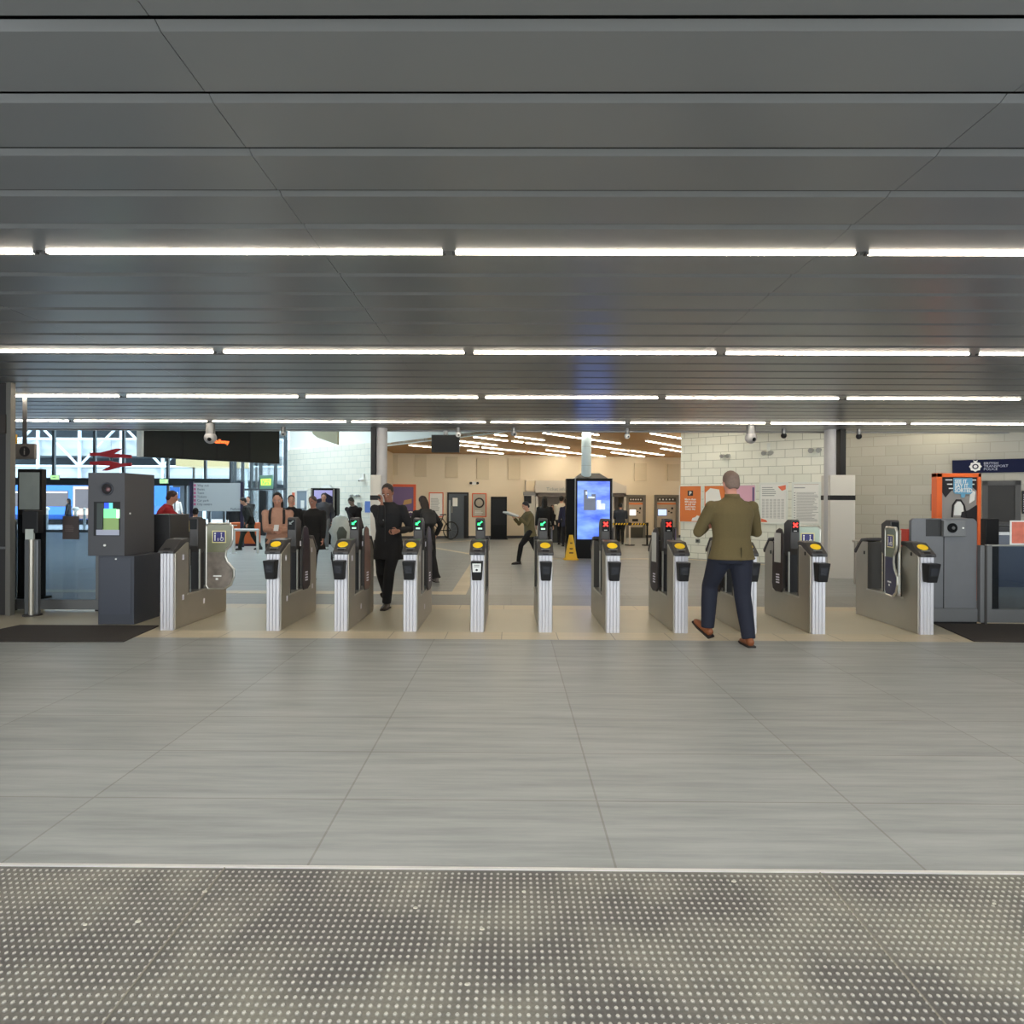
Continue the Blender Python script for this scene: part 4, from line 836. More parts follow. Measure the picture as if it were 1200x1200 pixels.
MB().prism([(X(628), Z(563)), (X(719), Z(563)), (X(733.5), Z(569)), (X(628), Z(569))], .2, 1.2, 'y').build('roof', m_bo, t)
B(X(630), X(664), -.25, .35, Z(614.5), Z(611)).build('countertop', m_bo, t); B(X(631), X(664), -.1, .3, .0, Z(614.5)).build('counter_front', mat('counter_dark', (42, 44, 42), .5), t)
b = MB()
for k_ in range(6): b.cyl((X(634 + k_ * 4.4), -.1, Z(611)), (X(634 + k_ * 4.4), -.1, Z(608.5)), .04, n=8)
tag(b.build('counter_item', BLACKP), 'row of small dark items along the booth countertop', 'counter items'); bpy.data.objects['counter_item'].location = (c, BY, 0); bpy.data.objects['counter_item']['kind'] = 'stuff'
# side unit left of the booth
Xa, Xb = P(614, 600, 22.8).x, P(626.8, 600, 22.8).x
t = thing('side_unit', 'narrow pale unit with dark opening left of the ticket booth', 'unit', ((Xa + Xb) / 2, 22.8, 0)); h = (Xb - Xa) / 2; Z2 = lambda y: P(620, y, 22.8).z
B(-h, h, 0, .5, 0, Z2(580.5)).build('body', m_bo, t); B(-h, h * .35, -.01, 0, Z2(590), Z2(581)).build('opening', BLACKP, t); B(-h - .02, h, -.05, .5, Z2(580.5), Z2(576.5)).build('top', m_bog, t)
t = thing('wall_cabinet', 'small pale cabinet on the cream wall left of the ticket booth', 'cabinet', HIT(620, 576.0, BACK) + Vector((0, -.02, 0)), math.atan2(1.95, 12.12)); B(-.16, .3, -.16, 0, 0, .44).build('body', m_bo, t, bevel=.006); B(-.15, .29, -.165, -.16, .02, .42).build('door', m_acou, t)

# ticket machines in the wall
m_tvf = mat('machine_surround_grey', (112, 108, 102), .5); m_tvp = mat('machine_panel', (176, 164, 150), .45)
for (xa, xb, xc0, xc1, lab, cs) in ((733.5, 755.5, 735.5, 752.5, 'ticket machine with white screen, nearer the ticket booth', (236, 226, 220)), (766.5, 794, 769, 790.5, 'ticket machine with blue-white screen, nearer the white block wall', (176, 196, 240))):
    loc, w, h, rz = plane_rect(BACK, xa, 580, xb, 631, .004); loc.z = 0; t = thing('ticket_machine', lab, 'ticket machine', loc, rz, 'ticket machines in the cream wall'); h = HIT((xa + xb) / 2, 580, BACK).z
    MB().box(-w / 2, -w / 2 + .08, -.12, 0, 0, h).box(w / 2 - .1, w / 2, -.12, 0, 0, h).box(-w / 2, w / 2, -.12, 0, h - .09, h).build('surround', m_tvf, t)
    w2 = w - .18; B(-w2 / 2 - .01, w2 / 2 - .01, -.06, 0, .42, h - .09).build('front_panel', m_tvp, t); B(-w2 / 2 - .01, w2 / 2 - .01, -.05, 0, .0, .42).build('plinth', mat('machine_plinth', (64, 64, 58), .5), t)
    B(-w2 / 2, w2 / 2 - .02, -.075, -.05, h - .27, h - .1).build('header', mat('machine_header', (74, 70, 66), .5), t); b = MB()
    for k_ in range(5): b.cyl((-w2 * .36 + k_ * w2 * .17, -.075, h - .185), (-w2 * .36 + k_ * w2 * .17, -.08, h - .185), .033, n=8)
    b.build('header_icon', WHT, t)
    B(-w2 / 2, w2 / 2 - .02, -.066, -.06, h - .39, h - .32).build('orange_band', m_or, t)
    s_ = B(-w2 * .44, 0, -.07, -.06, h * .52, h * .66).build('screen', mat('screen_' + lab[:30], cs, .3, emit=.85), t)
    B(-w2 * .47, .02, -.066, -.06, h * .50, h * .68).build('screen_bezel', DALU, t); B(w2 * .24, w2 * .34, -.07, -.06, h * .66, h * .71).build('card_slot', BLACKP, t); B(w2 * .08, w2 * .16, -.07, -.06, h * .60, h * .63).build('coin_slot', BLACKP, t); B(w2 * .2, w2 * .3, -.07, -.06, h * .57, h * .60).build('keypad', BLACKP, t)
    B(-w2 * .25, w2 * .15, -.07, -.06, h * .38, h * .44).build('ticket_tray', BLACKP, t)
# tape barrier
QY = 21.3; a, b = P(712, 614, QY), P(757, 613, QY)
for q, l in ((P(738, 613, QY), 'retractable barrier post in front of the ticket machines'), (P(758.5, 613, QY), 'retractable barrier post at the right end of the tape')):
    t = thing('queue_post', l, 'queue post', (q.x, QY, 0), 0, 'queue posts by the ticket machines'); MB().cyl((0, 0, 0), (0, 0, .025), .17).build('base', BLACKP, t); MB().cyl((0, 0, .025), (0, 0, a.z + .04), .03).build('pole', BLACKP if q.x > 4 else m_bo, t); MB().cyl((0, 0, a.z - .05), (0, 0, a.z + .05), .042).build('tape_head', BLACKP, t)
o = B(a.x, b.x, QY - .006, QY - .001 - .002, a.z - .03, a.z + .03).build('barrier_tape', YEL); tag(o, 'yellow and black queue tape strung in front of the ticket machines', 'queue tape')
bb = MB(); n = 14
for k_ in range(n):
    xa = a.x + (b.x - a.x) * (k_ + .25) / n; bb.prism([(xa, a.z - .03), (xa + .045, a.z - .03), (xa + .07, a.z + .03), (xa + .025, a.z + .03)], QY - .009, QY - .006, 'y')
bb.build('tape_stripes', BLACKP, o)

# tall black totem by the cream wall
p = P(584.5, 632, 24.2); x0, x1 = P(575, 610, 24.2).x, P(594, 610, 24.2).x; h = (x1 - x0) / 2; zt = P(584, 582, 24.2).z
t = thing('black_totem', 'tall black unlit totem standing against the cream wall', 'digital display', ((x0 + x1) / 2, 24.2, 0)); B(-h, h, 0, .22, .03, zt).build('casing', mat('totem_black', (14, 14, 16), .4, spec=.15), t, bevel=.01); B(-h + .05, h - .05, -.006, 0, .55, zt - .07).build('screen', mat('unlit_screen', (24, 24, 26), .3, spec=.15), t); B(-h - .03, h + .03, -.05, .25, 0, .03).build('base', BLACKP, t)

# bicycle
p = G(514, 633); t = thing('bicycle', 'black bicycle leaning by the cream wall, left of the dark door', 'bicycle', (p.x, 23.7, 0), math.radians(38)); m_tyre = mat('tyre', (24, 24, 24), .7)
for s, nm in ((-1, 'front'), (1, 'rear')):
    w_ = MB().torus((s * .52, 0, .34), .32, .02, 'y').build('wheel', m_tyre, t, smooth=True); sp = MB()
    for k_ in range(10):
        q = 2 * PI * k_ / 10; sp.tube([(s * .52, 0, .34), (s * .52 + .31 * math.cos(q), 0, .34 + .31 * math.sin(q))], .003, 4)
    sp.build('spokes', DALU, w_)
MB().tube([(-.52, 0, .34), (-.40, 0, .86), (-.36, 0, .80), (-.02, 0, .36), (.52, 0, .34), (.16, 0, .78), (-.36, 0, .82), (-.02, 0, .36), (.18, 0, .90)], .016, 8).build('frame', BLACKP, t)
MB().tube([(-.40, 0, .86), (-.39, 0, .95), (-.39, -.24, .97), (-.34, -.27, .95)], .013, 8).tube([(-.39, 0, .95), (-.39, .24, .97), (-.34, .27, .95)], .013, 8).build('handlebars', BLACKP, t)
MB().loft([(.05, 0, .925), (.14, 0, .935), (.28, 0, .94)], [(.02, .02), (.04, .02), (.075, .025)], 10, (0, 1, 0)).build('saddle', BLACKP, t)
MB().torus((-.02, .03, .36), .09, .008, 'y', 18, 6).tube([(-.02, .05, .36), (.06, .05, .22)], .009, 6).tube([(-.02, -.05, .36), (-.10, -.05, .50)], .009, 6).build('crank', STEEL, t)

# ------------------------------------------------------------------ left white wall totem and things by it
VY = 21.0; x0, x1 = P(364, 600, VY).x, P(394.5, 600, VY).x; c = (x0 + x1) / 2; hw = (x1 - x0) / 2; zt = P(380, 572, VY).z; X = lambda x: P(x, 600, VY).x - c
t = thing('screen_totem', 'black advertising totem with a dim mountain scene by the left block wall', 'digital display', (c, VY, 0)); B(-hw, hw, 0, .4, .02, zt).build('casing', mat('totem_black', (14, 14, 16), .4, spec=.15), t, bevel=.01); B(-hw - .02, hw + .02, -.02, .42, 0, .02).build('base', BLACKP, t)
B(X(365), X(366), -.01, 0, .02, zt - .02).build('edge_trim', STEEL, t); B(X(390.5), X(392), -.01, 0, .02, zt - .02).build('edge_trim', STEEL, t)
s_ = B(X(368), X(389.5), -.008, 0, P(380, 618, VY).z, P(380, 574.5, VY).z).build('screen', mat('lilac_screen', (150, 146, 190), .2, emit=.45), t)
MB().prism([(X(368), P(380, 618, VY).z), (X(389.5), P(380, 618, VY).z), (X(389.5), P(380, 582, VY).z), (X(386), P(380, 580, VY).z), (X(381), P(380, 577, VY).z), (X(376), P(380, 584, VY).z), (X(368), P(380, 586, VY).z)], -.012, -.008, 'y').build('dark_scene', mat('dark_scene', (24, 26, 46), .3), s_)
MB().add([(X(374), .05, zt), (X(388), .05, zt), (X(388), .35, zt), (X(374), .35, zt), (X(378), .15, zt + .1), (X(385), .15, zt + .1), (X(385), .25, zt + .1), (X(378), .25, zt + .1)], [(0, 3, 2, 1), (4, 5, 6, 7), (0, 1, 5, 4), (1, 2, 6, 5), (2, 3, 7, 6), (3, 0, 4, 7)]).build('sloping_cap', mat('cap_pale', (180, 186, 182), .5), t)

# pale covered pushchair in front of it
p = G(398, 652); t = thing('pushchair', 'pushchair with a crumpled white cover near the left totem', 'pushchair', (P(399, 640, 15.4).x, 15.4, 0), .3)
cv = MB().loft([(0, 0, .34), (.0, 0, .45), (.0, 0, .6), (-.02, 0, .75), (-.02, 0, .88), (-.03, .02, .98), (-.04, .05, 1.0)], [(.19, .20), (.23, .24), (.22, .25), (.24, .24), (.21, .22), (.19, .20), (.12, .12)], 22); cv.v = [(x * random.uniform(.86, 1.12), y * random.uniform(.86, 1.12), z + random.uniform(-.025, .025)) for x, y, z in cv.v]; cv.build('rain_cover', mat('crumpled_white', (214, 222, 220), .35, noise=.15, nscale=9, bump=1.0), t, smooth=True)
MB().loft([(.02, -.25, .42), (.02, -.27, .7), (.0, -.24, .82)], [(.09, .03), (.12, .04), (.05, .03)], 12).build('seat_pad', mat('seat_grey', (92, 98, 92), .7), t, smooth=True)
MB().tube([(-.15, .1, .12), (-.12, 0, .4), (.14, 0, .4), (.16, .1, .12)], .014).tube([(.14, .2, .3), (.18, .34, 1.0), (-.18, .34, 1.0), (-.14, .2, .3)], .014).build('frame', DALU, t)
for xx in (-.2, .2):
    for yy in (-.25, .3): MB().torus((xx, yy, .10), .085, .016, 'x', 16, 6).build('wheel', m_tyre, t); 
MB().tube([(-.2, -.25, .1), (.2, -.25, .1)], .01).tube([(-.2, .3, .1), (.2, .3, .1)], .01).tube([(-.1, -.25, .1), (-.12, 0, .4)], .01).tube([(.1, .3, .1), (.14, .2, .3)], .01).tube([(-.1, .3, .1), (-.14, .2, .3)], .01).build('axle', DALU, t)
# small CCTV on left wall
loc = HIT(427, 562, LBR); t = thing('security_camera', 'small white camera on the left white block wall', 'security camera', loc, math.atan2(-3.4, 4.12)); B(-.03, .03, -.06, 0, -.05, .20).build('bracket', WHT, t); MB().ball((0, -.13, -.02), (.08, .09, .06)).build('camera_head', WHT, t, smooth=True); MB().ball((-.03, -.20, -.04), .03).build('lens', SCRN, t, smooth=True)

# ------------------------------------------------------------------ cameras and boards under the hall ceiling edge
def dome(px, py, Y, r, label, col, drop=None):
    q = P(px, py, Y); zc = ceil_z(Y) if Y < Y_END else 3.12; t = thing('security_camera', label, 'security camera', (q.x, Y, zc), 0, 'cameras under the ceiling'); dz = q.z - zc
    MB().cyl((0, 0, 0), (0, 0, dz + r * .6), r * .75, n=18).build('mount', DALU, t, smooth='auto'); MB().ball((0, 0, dz), r, 18, 10).build('dome', col, t, smooth=True); MB().ball((r * .2, -r * .75, dz - r * .3), r * .35).build('lens', SCRN, t, smooth=True)
m_dm = mat('dome_grey', (150, 150, 152), .3)
dome(246.5, 513, 11.8, .11, 'large grey dome camera in front of the departure board', m_dm); dome(880, 513, 11.8, .11, 'large grey dome camera above the olive-jacketed man', m_dm)
for q, l in (((332, 508), 'small grey camera right of the departure board'), ((537, 509), 'small white camera at the black hanging screen'), ((602, 508), 'small grey camera above the middle gates'), ((735, 511), 'white bullet camera right of the pale blue column'), ((918.5, 510.5), 'black-lensed dome camera left of the right column'), ((1006.5, 511.5), 'black-lensed dome camera right of the right column')):
    dome(q[0], q[1], 12.3, .055, l, WHT if 'white' in l else (BLACKP if 'black' in l else m_dm))
# departure board
a, b = P(168, 535, 13.9), P(327.5, 543.5, 16.4); d = b - a; L = math.hypot(d.x, d.y)
t = thing('departure_board', 'long black departure board with a fragment of orange text', 'departure board', ((a.x + b.x) / 2, (a.y + b.y) / 2, (a.z + b.z) / 2), math.atan2(d.y, d.x)); H = .85
B(-L / 2, L / 2, 0, .22, 0, H).build('casing', mat('board_black', (18, 19, 19), .5), t, bevel=.006)
for k_ in range(4): B(-L / 2 + .03 + k_ * L / 4, -L / 2 + (k_ + 1) * L / 4 - .03, -.004, 0, .03, H - .03).build('display_panel', mat('board_panel_' + str(k_), (22 + 8 * (k_ == 3), 24 + 10 * (k_ == 3), 22 + 7 * (k_ == 3)), .35), t)
text('led_text', 'Railway', .13, (P(252, 513, 15).x - (a.x + b.x) / 2 - .13, -.006, P(252, 518.5, 15.0).z - (a.z + b.z) / 2), mat('orange_led', (255, 110, 50), .4, emit=2.0), t, bold=.003)
for s in (-.42, .42): MB().cyl((s * L, .11, H), (s * L, .11, 5.2 - (a.z + b.z) / 2), .03).build('hanger', DALU, t)
B(-L / 2 - .05, -L / 2, -.02, .24, 0, H).build('end_trim', WHT, t)
# black hanging monitor
a, b = P(505.5, 530, 12.7), P(538.5, 530, 12.7); zt = P(522, 509.5, 12.7).z
t = thing('hanging_monitor', 'black hanging screen back under the ceiling edge', 'monitor', ((a.x + b.x) / 2, 12.7, a.z)); h = (b.x - a.x) / 2; B(-h, h, 0, .09, 0, zt - a.z).build('casing', BLACKP, t, bevel=.006); B(-h + .02, h - .02, -.003, 0, .02, zt - a.z - .02).build('screen', SCRN, t); B(-.04, .04, .02, .07, zt - a.z, ceil_z(12.7) - a.z).build('hanger', DALU, t)
# cream hanging soffit piece, upper left
a, b = P(366, 508, 17.5), P(395, 521, 17.5)
MB().prism([(P(366, 508, 17.5).x, P(366, 508, 17.5).z), (P(372, 513, 17.5).x, P(372, 513, 17.5).z), (P(395, 521, 17.5).x, P(395, 521, 17.5).z), (P(396, 500, 17.5).x, 5.2), (P(366, 508, 17.5).x, 5.2)], 17.5, 17.7, 'y').build('trim_cream_soffit', mat('cream_soffit', (226, 224, 196), .6), kind='structure')

# ------------------------------------------------------------------ wayfinding board, bins, rail, leaflet stand
BY = 19.6; X0, X1 = P(226, 600, BY).x, P(283, 600, BY).x; c = (X0 + X1) / 2; X = lambda x: P(x, 600, BY).x - c
Z = lambda y: P(255, y, BY).z
t = thing('wayfinding_board', 'pale grey direction board with red arrows on two navy posts', 'sign', (c, BY, 0))
mn = mat('navy_post', (38, 34, 60), .45)
for xa, xb in ((222.5, 226.5), (282, 285.5)): B(X(xa), X(xb), -.03, .05, 0, Z(564.5)).build('post', mn, t)
B(X(226), X(283), 0, .04, Z(599), Z(566)).build('board', mat('board_grey', (176, 184, 190), .45), t)
ma = mat('arrow_magenta', (176, 90, 130), .5)
for i, s in enumerate(('Way out', 'Buses', 'Taxis', 'Tickets', 'Car park', 'City centre')):
    z = Z(570.2 + i * 4.4); B(X(227), X(229.5), -.006, 0, z - .005, z + .07).build('arrow_tile', ma, t); text('direction_text', s, .10, (X(231), -.004, z), mat('board_text', (70, 74, 84), .6), t)
text('direction_text', 'Platforms', .09, (X(270), -.004, Z(597.5)), mat('board_text', (70, 74, 84), .6), t)
m_bin = mat('bin_orange', (208, 104, 52), .5)
for xa, xb, l in ((267, 281.5, 'orange litter bin left of the navy post'), (285.5, 299.5, 'orange litter bin right of the navy post')):
    q = P((xa + xb) / 2, 641, 20.1); h = (P(xb, 620, 20.1).x - P(xa, 620, 20.1).x) / 2; o = thing('litter_bin', l, 'litter bin', (q.x, 20.1, 0), 0, 'pair of orange litter bins'); zt = P(280, 612.5, 20.1).z
    B(-h, h, 0, .42, .07, zt).build('bin_body', m_bin, o, bevel=.03); B(-h + .0, h, -.0, .42, 0, .07).build('base', mat('bin_base', (60, 30, 50), .5), o); B(-h * .5, h * .5, -.006, 0, zt - .1, zt - .07).build('slot', WHT, o)
RLY = 17.4; a, b = P(265, 621, RLY), P(303, 620.5, RLY); o = thing('guard_rail', 'white tubular guard rail in front of the orange bins', 'rail', ((a.x + b.x) / 2, RLY, 0)); h = (b.x - a.x) / 2; m_gr = mat('rail_white', (214, 220, 222), .35)
MB().tube([(-h, 0, a.z), (h, 0, a.z)], .035, 12).build('top_rail', m_gr, o); xp = P(273.5, 640, RLY).x - (a.x + b.x) / 2; MB().cyl((xp, 0, 0), (xp, 0, a.z), .05).build('post', m_gr, o); MB().cyl((xp, 0, 0), (xp, 0, .015), .1).build('base_plate', m_gr, o); MB().cyl((h * .95, 0, 0), (h * .95, 0, a.z), .035).build('rear_post', m_gr, o)
LY = 10.0; q = P(210, 640, LY); o = thing('leaflet_stand', 'pale yellow leaflet stand leaning behind the first gate', 'leaflet stand', (q.x, LY, 0), -.25); zt, zb = P(210, 610, LY).z, P(210, 633, LY).z
MB().add([(-.10, 0, zb), (.12, 0, zb), (.12, .02, zb), (-.10, .02, zb), (-.14, .08, zt), (.16, .08, zt), (.16, .10, zt), (-.14, .10, zt)], [(0, 3, 2, 1), (4, 5, 6, 7), (0, 1, 5, 4), (1, 2, 6, 5), (2, 3, 7, 6), (3, 0, 4, 7)]).build('yellow_panel', mat('pale_yellow', (214, 196, 120), .5), o); MB().cyl((0, .05, 0), (0, .05, zb + .1), .02).build('pole', DALU, o); MB().cyl((0, .05, 0), (0, .05, .02), .15).build('base', BLACKP, o)
lines(o, -.08, .08, zt - .12, zt - .06, 3, .05, m_ws)

# ------------------------------------------------------------------ glazed facade
m_mul = mat('mullion_grey', (96, 104, 112), .4, .3)
Yf = 28.0; zT0, zT1 = P(150, 569, Yf).z, P(150, 560.5, Yf).z
b = MB()
for px in (13, 62, 110, 144, 196, 240, 270): x = P(px, 560, Yf).x; b.box(x - .05, x + .05, Yf, Yf + .12, zT1, 5.2)
for px in (30, 109, 172, 196, 217, 245, 262): x = P(px, 600, Yf).x; b.box(x - .05, x + .05, Yf + .02, Yf + .12, 0, zT0)
b.build('window_1_frame', m_mul, kind='structure').name = 'window_facade_mullions'
B(-24, -12.3, Yf - .12, Yf + .12, zT0, zT1).build('trim_facade_transom', mat('transom_dark', (52, 58, 64), .5), kind='structure')
B(-24, -12.3, Yf + .05, Yf + .07, .1, 5.2).build('window_facade_glass', FGLS, kind='structure')
B(-24, -12.3, Yf, Yf + .12, 0, .10).build('trim_facade_sill', m_mul, kind='structure')
d2 = Vector((FAC2[1][0] - FAC2[0][0], FAC2[1][1] - FAC2[0][1], 0)); L2 = d2.length; rz2 = math.atan2(d2.y, d2.x)
root = bpy.data.objects.new('window_2', None); COL.objects.link(root); root.location = (FAC2[0][0], FAC2[0][1], 0); root.rotation_euler.z = rz2; root['kind'] = 'structure'
def along(px): h_ = HIT(px, 570, FAC2); return (Vector((h_.x, h_.y, 0)) - Vector((FAC2[0][0], FAC2[0][1], 0))).length
b = MB(); b.box(0, L2, -.04, .06, HIT(300, 573.5, FAC2).z - .04, HIT(300, 573.5, FAC2).z + .04).box(0, L2, -.04, .06, 5.1, 5.2)
for px in (271, 275, 284, 294.5, 305, 322.5, 334): s = along(px); b.box(s - .045, s + .045, -.04, .06, 0, 5.2)
b.build('window_frame', m_mul, root); B(0, L2, 0, .015, 0.02, 5.1).build('window_pane', FGLS, root)
s0, s1 = along(305.5), along(312); B(s0, s1, -.06, 0, 0, HIT(308, 575, FAC2).z).build('dark_door_panel', BLACKP, root)
loc, w, h, rz = plane_rect(FAC2, 306.5, 557, 321.5, 573, .05); t = thing('shop_sign', 'glowing green OPEN-style sign in the glazed corner', 'sign', loc, rz); B(-w / 2, w / 2, -.03, 0, 0, h).build('backing', mat('sea_green_panel', (130, 176, 160), .4), t); m_gl = mat('lime_glow', (190, 250, 80), .4, emit=1.2)
MB().tube([(-w * .34, -.035, h * .3), (w * .34, -.035, h * .3), (w * .36, -.035, h * .7), (-w * .36, -.035, h * .7)], .02, 6, True).build('neon_outline', m_gl, t); text('neon_text', 'OPEN', h * .42, (0, -.035, h * .36), m_gl, t, align='CENTER', bold=.006)
# exit signs on the transom
for px, py, l in ((65, 559.5, 'lit green exit sign over the left glass doors'), (192.5, 564, 'lit green exit sign above the blue outdoor sign')):
    q = P(px, py, Yf - .16); t = thing('exit_sign', l, 'exit sign', q, 0, 'lit exit signs on the transom'); B(-.19, .19, -.04, 0, -.10, .10).build('housing', WHT, t); B(-.17, .17, -.045, -.04, -.08, .08).build('lit_panel', mat('exit_green', (170, 235, 150), .4, emit=1.1), t)
    MB().prism([(-.02, -.05), (.08, 0), (-.02, .05), (-.02, .02), (-.12, .02), (-.12, -.02), (-.02, -.02)], -.049, -.045, 'y').build('arrow', WHT, t); MB().cyl((0, -.02, .10), (0, -.02, .35), .012).build('hanger', DALU, t)
# red double arrow, hung behind the kiosk
NY = 15.0; c = P(129.5, 538.5, NY); X = lambda x: P(x, 538, NY).x - c.x
Z = lambda y: P(129, y, NY).z - c.z
t = thing('railway_symbol', 'red double-arrow railway symbol hanging above the charcoal kiosk', 'sign', c); m_rr = mat('signal_red', (190, 40, 52), .45)
MB().prism([(X(105), Z(530.5)), (X(117), Z(530.5)), (X(136), Z(525.5)), (X(143), Z(525.5)), (X(133), Z(531.5)), (X(153.5), Z(533)), (X(153.5), Z(536.8)), (X(129), Z(536)), (X(116), Z(534.2)), (X(105), Z(534.2))], 0, .04, 'y').build('upper_arrow', m_rr, t)
MB().prism([(X(105), Z(541)), (X(128), Z(540)), (X(141), Z(543)), (X(153.5), Z(542.3)), (X(153.5), Z(546.2)), (X(143), Z(546.5)), (X(125), Z(551.5)), (X(119), Z(551.5)), (X(129), Z(546)), (X(105), Z(544.5))], 0, .04, 'y').build('lower_arrow', m_rr, t)
MB().prism([(X(128), Z(534)), (X(131), Z(534)), (X(131), Z(543)), (X(128), Z(543))], .02, .03, 'y').tube([(0, .025, Z(531)), (0, .025, 5.2 - c.z)], .006, 5).build('hanger', GLS, t)

# ------------------------------------------------------------------ outside
B(-70, 10, 28.2, 110, -.12, -.02).build('ground_outside', mat('pale_paving', (206, 208, 208), .7, noise=.06, nscale=.4), kind='structure')
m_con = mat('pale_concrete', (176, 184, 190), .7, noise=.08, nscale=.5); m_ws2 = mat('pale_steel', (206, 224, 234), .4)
t = thing('car_park', 'pale multi-storey car park with steel trusses beyond the tram', 'building', (-24, 46, 0)); CYp = 0
for zz, hh in ((2.9, .8), (4.6, 1.1), (7.1, 1.2)): B(-16, 14, 0, 8, zz, zz + hh).build('deck_parapet', m_con, t)
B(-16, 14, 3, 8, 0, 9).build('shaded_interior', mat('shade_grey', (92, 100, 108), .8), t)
for k_ in range(11): x = -16 + k_ * 3; MB().cyl((x, -.3, 0), (x, -.3, 8.4), .12, n=10).build('steel_post', m_ws2, t, smooth='auto')
for k_ in range(10): x = -16 + k_ * 3; MB().tube([(x, -.35, 3.8 if k_ % 2 else 6.9), (x + 3, -.35, 6.9 if k_ % 2 else 3.8)], .09, 8).build('diagonal_brace', m_ws2, t)
for zz in (3.8, 5.75, 7.0): MB().tube([(-16, -.45, zz), (14, -.45, zz)], .09, 8).build('steel_rail', m_ws2, t)
# tram
t = thing('tram', 'blue tram standing outside the glass doors', 'tram', (-26.2, 36.5, -.02)); m_tb = mat('tram_blue', (44, 112, 206), .35)
MB().prism([(-5.6, .3), (5.6, .3), (5.8, 1.1), (5.5, 2.62), (-5.5, 2.62), (-5.8, 1.1)], 0, 2.4, 'y').build('body', m_tb, t, bevel=.08)
for xa, xb in ((-5.2, -3.9), (-2.3, -0.9), (-.6, .8), (2.4, 3.8), (4.0, 5.2)): w_ = B(xa, xb, -.02, 0, 1.05, 1.95).build('window', mat('tram_window', (84, 78, 84), .2), t); B(xa + .05, xb - .05, -.03, -.02, 1.82, 1.9).build('window_rail', WHT, w_)
for xa in (-3.6, 1.1): d_ = B(xa, xa + 1.1, -.03, 0, .35, 2.2).build('door', mat('tram_door', (212, 168, 150), .4), t); B(xa + .12, xa + .98, -.04, -.03, .95, 2.05).build('door_window', mat('tram_window', (84, 78, 84), .2), d_)
B(-5.6, 5.6, .1, 2.3, .02, .3).build('underframe', BLACKP, t)
B(-5.5, 5.5, -.015, 0, 2.3, 2.5).build('light_blue_band', mat('tram_light_blue', (96, 178, 226), .4), t)
# outside canopy and railings
t = thing('canopy', 'cream lit canopy soffit outside behind the departure board', 'canopy', (-14.5, 30.5, 0)); B(P(206, 545, 30.5).x + 14.5, P(272, 545, 30.5).x + 14.5, 0, 2, P(240, 546.5, 30.5).z, P(240, 538, 30.5).z).build('canopy_slab', mat('canopy_cream', (224, 208, 160), .6), t)
for x in (-1.2, 1.9): MB().cyl((x, 1, 0), (x, 1, P(240, 546, 30.5).z), .06).build('support', DALU, t)
for i, (px, l) in enumerate(((53.5, 'white outdoor bollard nearest the dark display'), (88.5, 'white outdoor bollard behind the small brown notice'), (99, 'slim white outdoor bollard left of the kiosk'))):
    q = P(px, 625, 29.2); t = thing('bollard', l, 'bollard', (q.x, 29.2, -.02), 0, 'white bollards outside'); MB().cyl((0, 0, 0), (0, 0, .98), .10 if i < 1 else .06, n=16).build('post', WHT, t, smooth='auto'); MB().ball((0, 0, 1.02), (.16, .16, .10) if i < 2 else (.08, .08, .06)).build('cap', WHT, t, smooth=True)
q = P(204.5, 584, 31); t = thing('outdoor_sign', 'blue and white outdoor sign seen through the glass doors', 'sign', (q.x, 31, 0)); B(-.24, .24, 0, .05, q.z, P(204, 571, 31).z).build('panel', mat('sign_blue', (60, 120, 210), .5), t); B(-.17, .17, -.005, 0, q.z + .12, q.z + .3).build('white_patch', WHT, t); MB().cyl((0, .025, 0), (0, .025, q.z), .04).build('pole', DALU, t)
for k_, px in enumerate((165, 178)): pass
# planters / far pale buildings
t = thing('office_building', 'pale glass office block beyond the car park', 'building', (-44, 84, 0)); B(-30, 40, 0, 10, 0, 10).build('facade', mat('office_pale', (198, 206, 212), .6), t)
for k_ in range(3): B(-29, 39, -.1, 0, 1.2 + k_ * 3.2, 3.0 + k_ * 3.2).build('window_band', mat('office_glass', (140, 164, 184), .2), t)

# ------------------------------------------------------------------ people
def remesh(b, name, m, voxel, parent=None, smooth=6, local=None):
    me = b.mesh('tmp'); o = bpy.data.objects.new('tmp', me); COL.objects.link(o)
    r = o.modifiers.new('r', 'REMESH'); r.mode = 'VOXEL'; r.voxel_size = voxel; r.use_smooth_shade = True
    s = o.modifiers.new('s', 'SMOOTH'); s.factor = .5; s.iterations = smooth
    dg = bpy.context.evaluated_depsgraph_get(); nm = bpy.data.meshes.new_from_object(o.evaluated_get(dg)); bpy.data.objects.remove(o)
    nm.materials.clear(); nm.materials.append(m)
    for p in nm.polygons: p.use_smooth = True
    return link(name, nm, parent)
def ik(a, c, l1, l2, pole):
    a, c = Vector(a), Vector(c); d = c - a; L = min(d.length, (l1 + l2) * .999); dn = d.normalized(); x = (l1 * l1 - l2 * l2 + L * L) / (2 * L); h = math.sqrt(max(l1 * l1 - x * x, 0))
    p = Vector(pole); p = p - dn * p.dot(dn); p.normalize(); return a + dn * x + p * h, a + dn * L
def lerp(a, b, t): return a + (b - a) * t
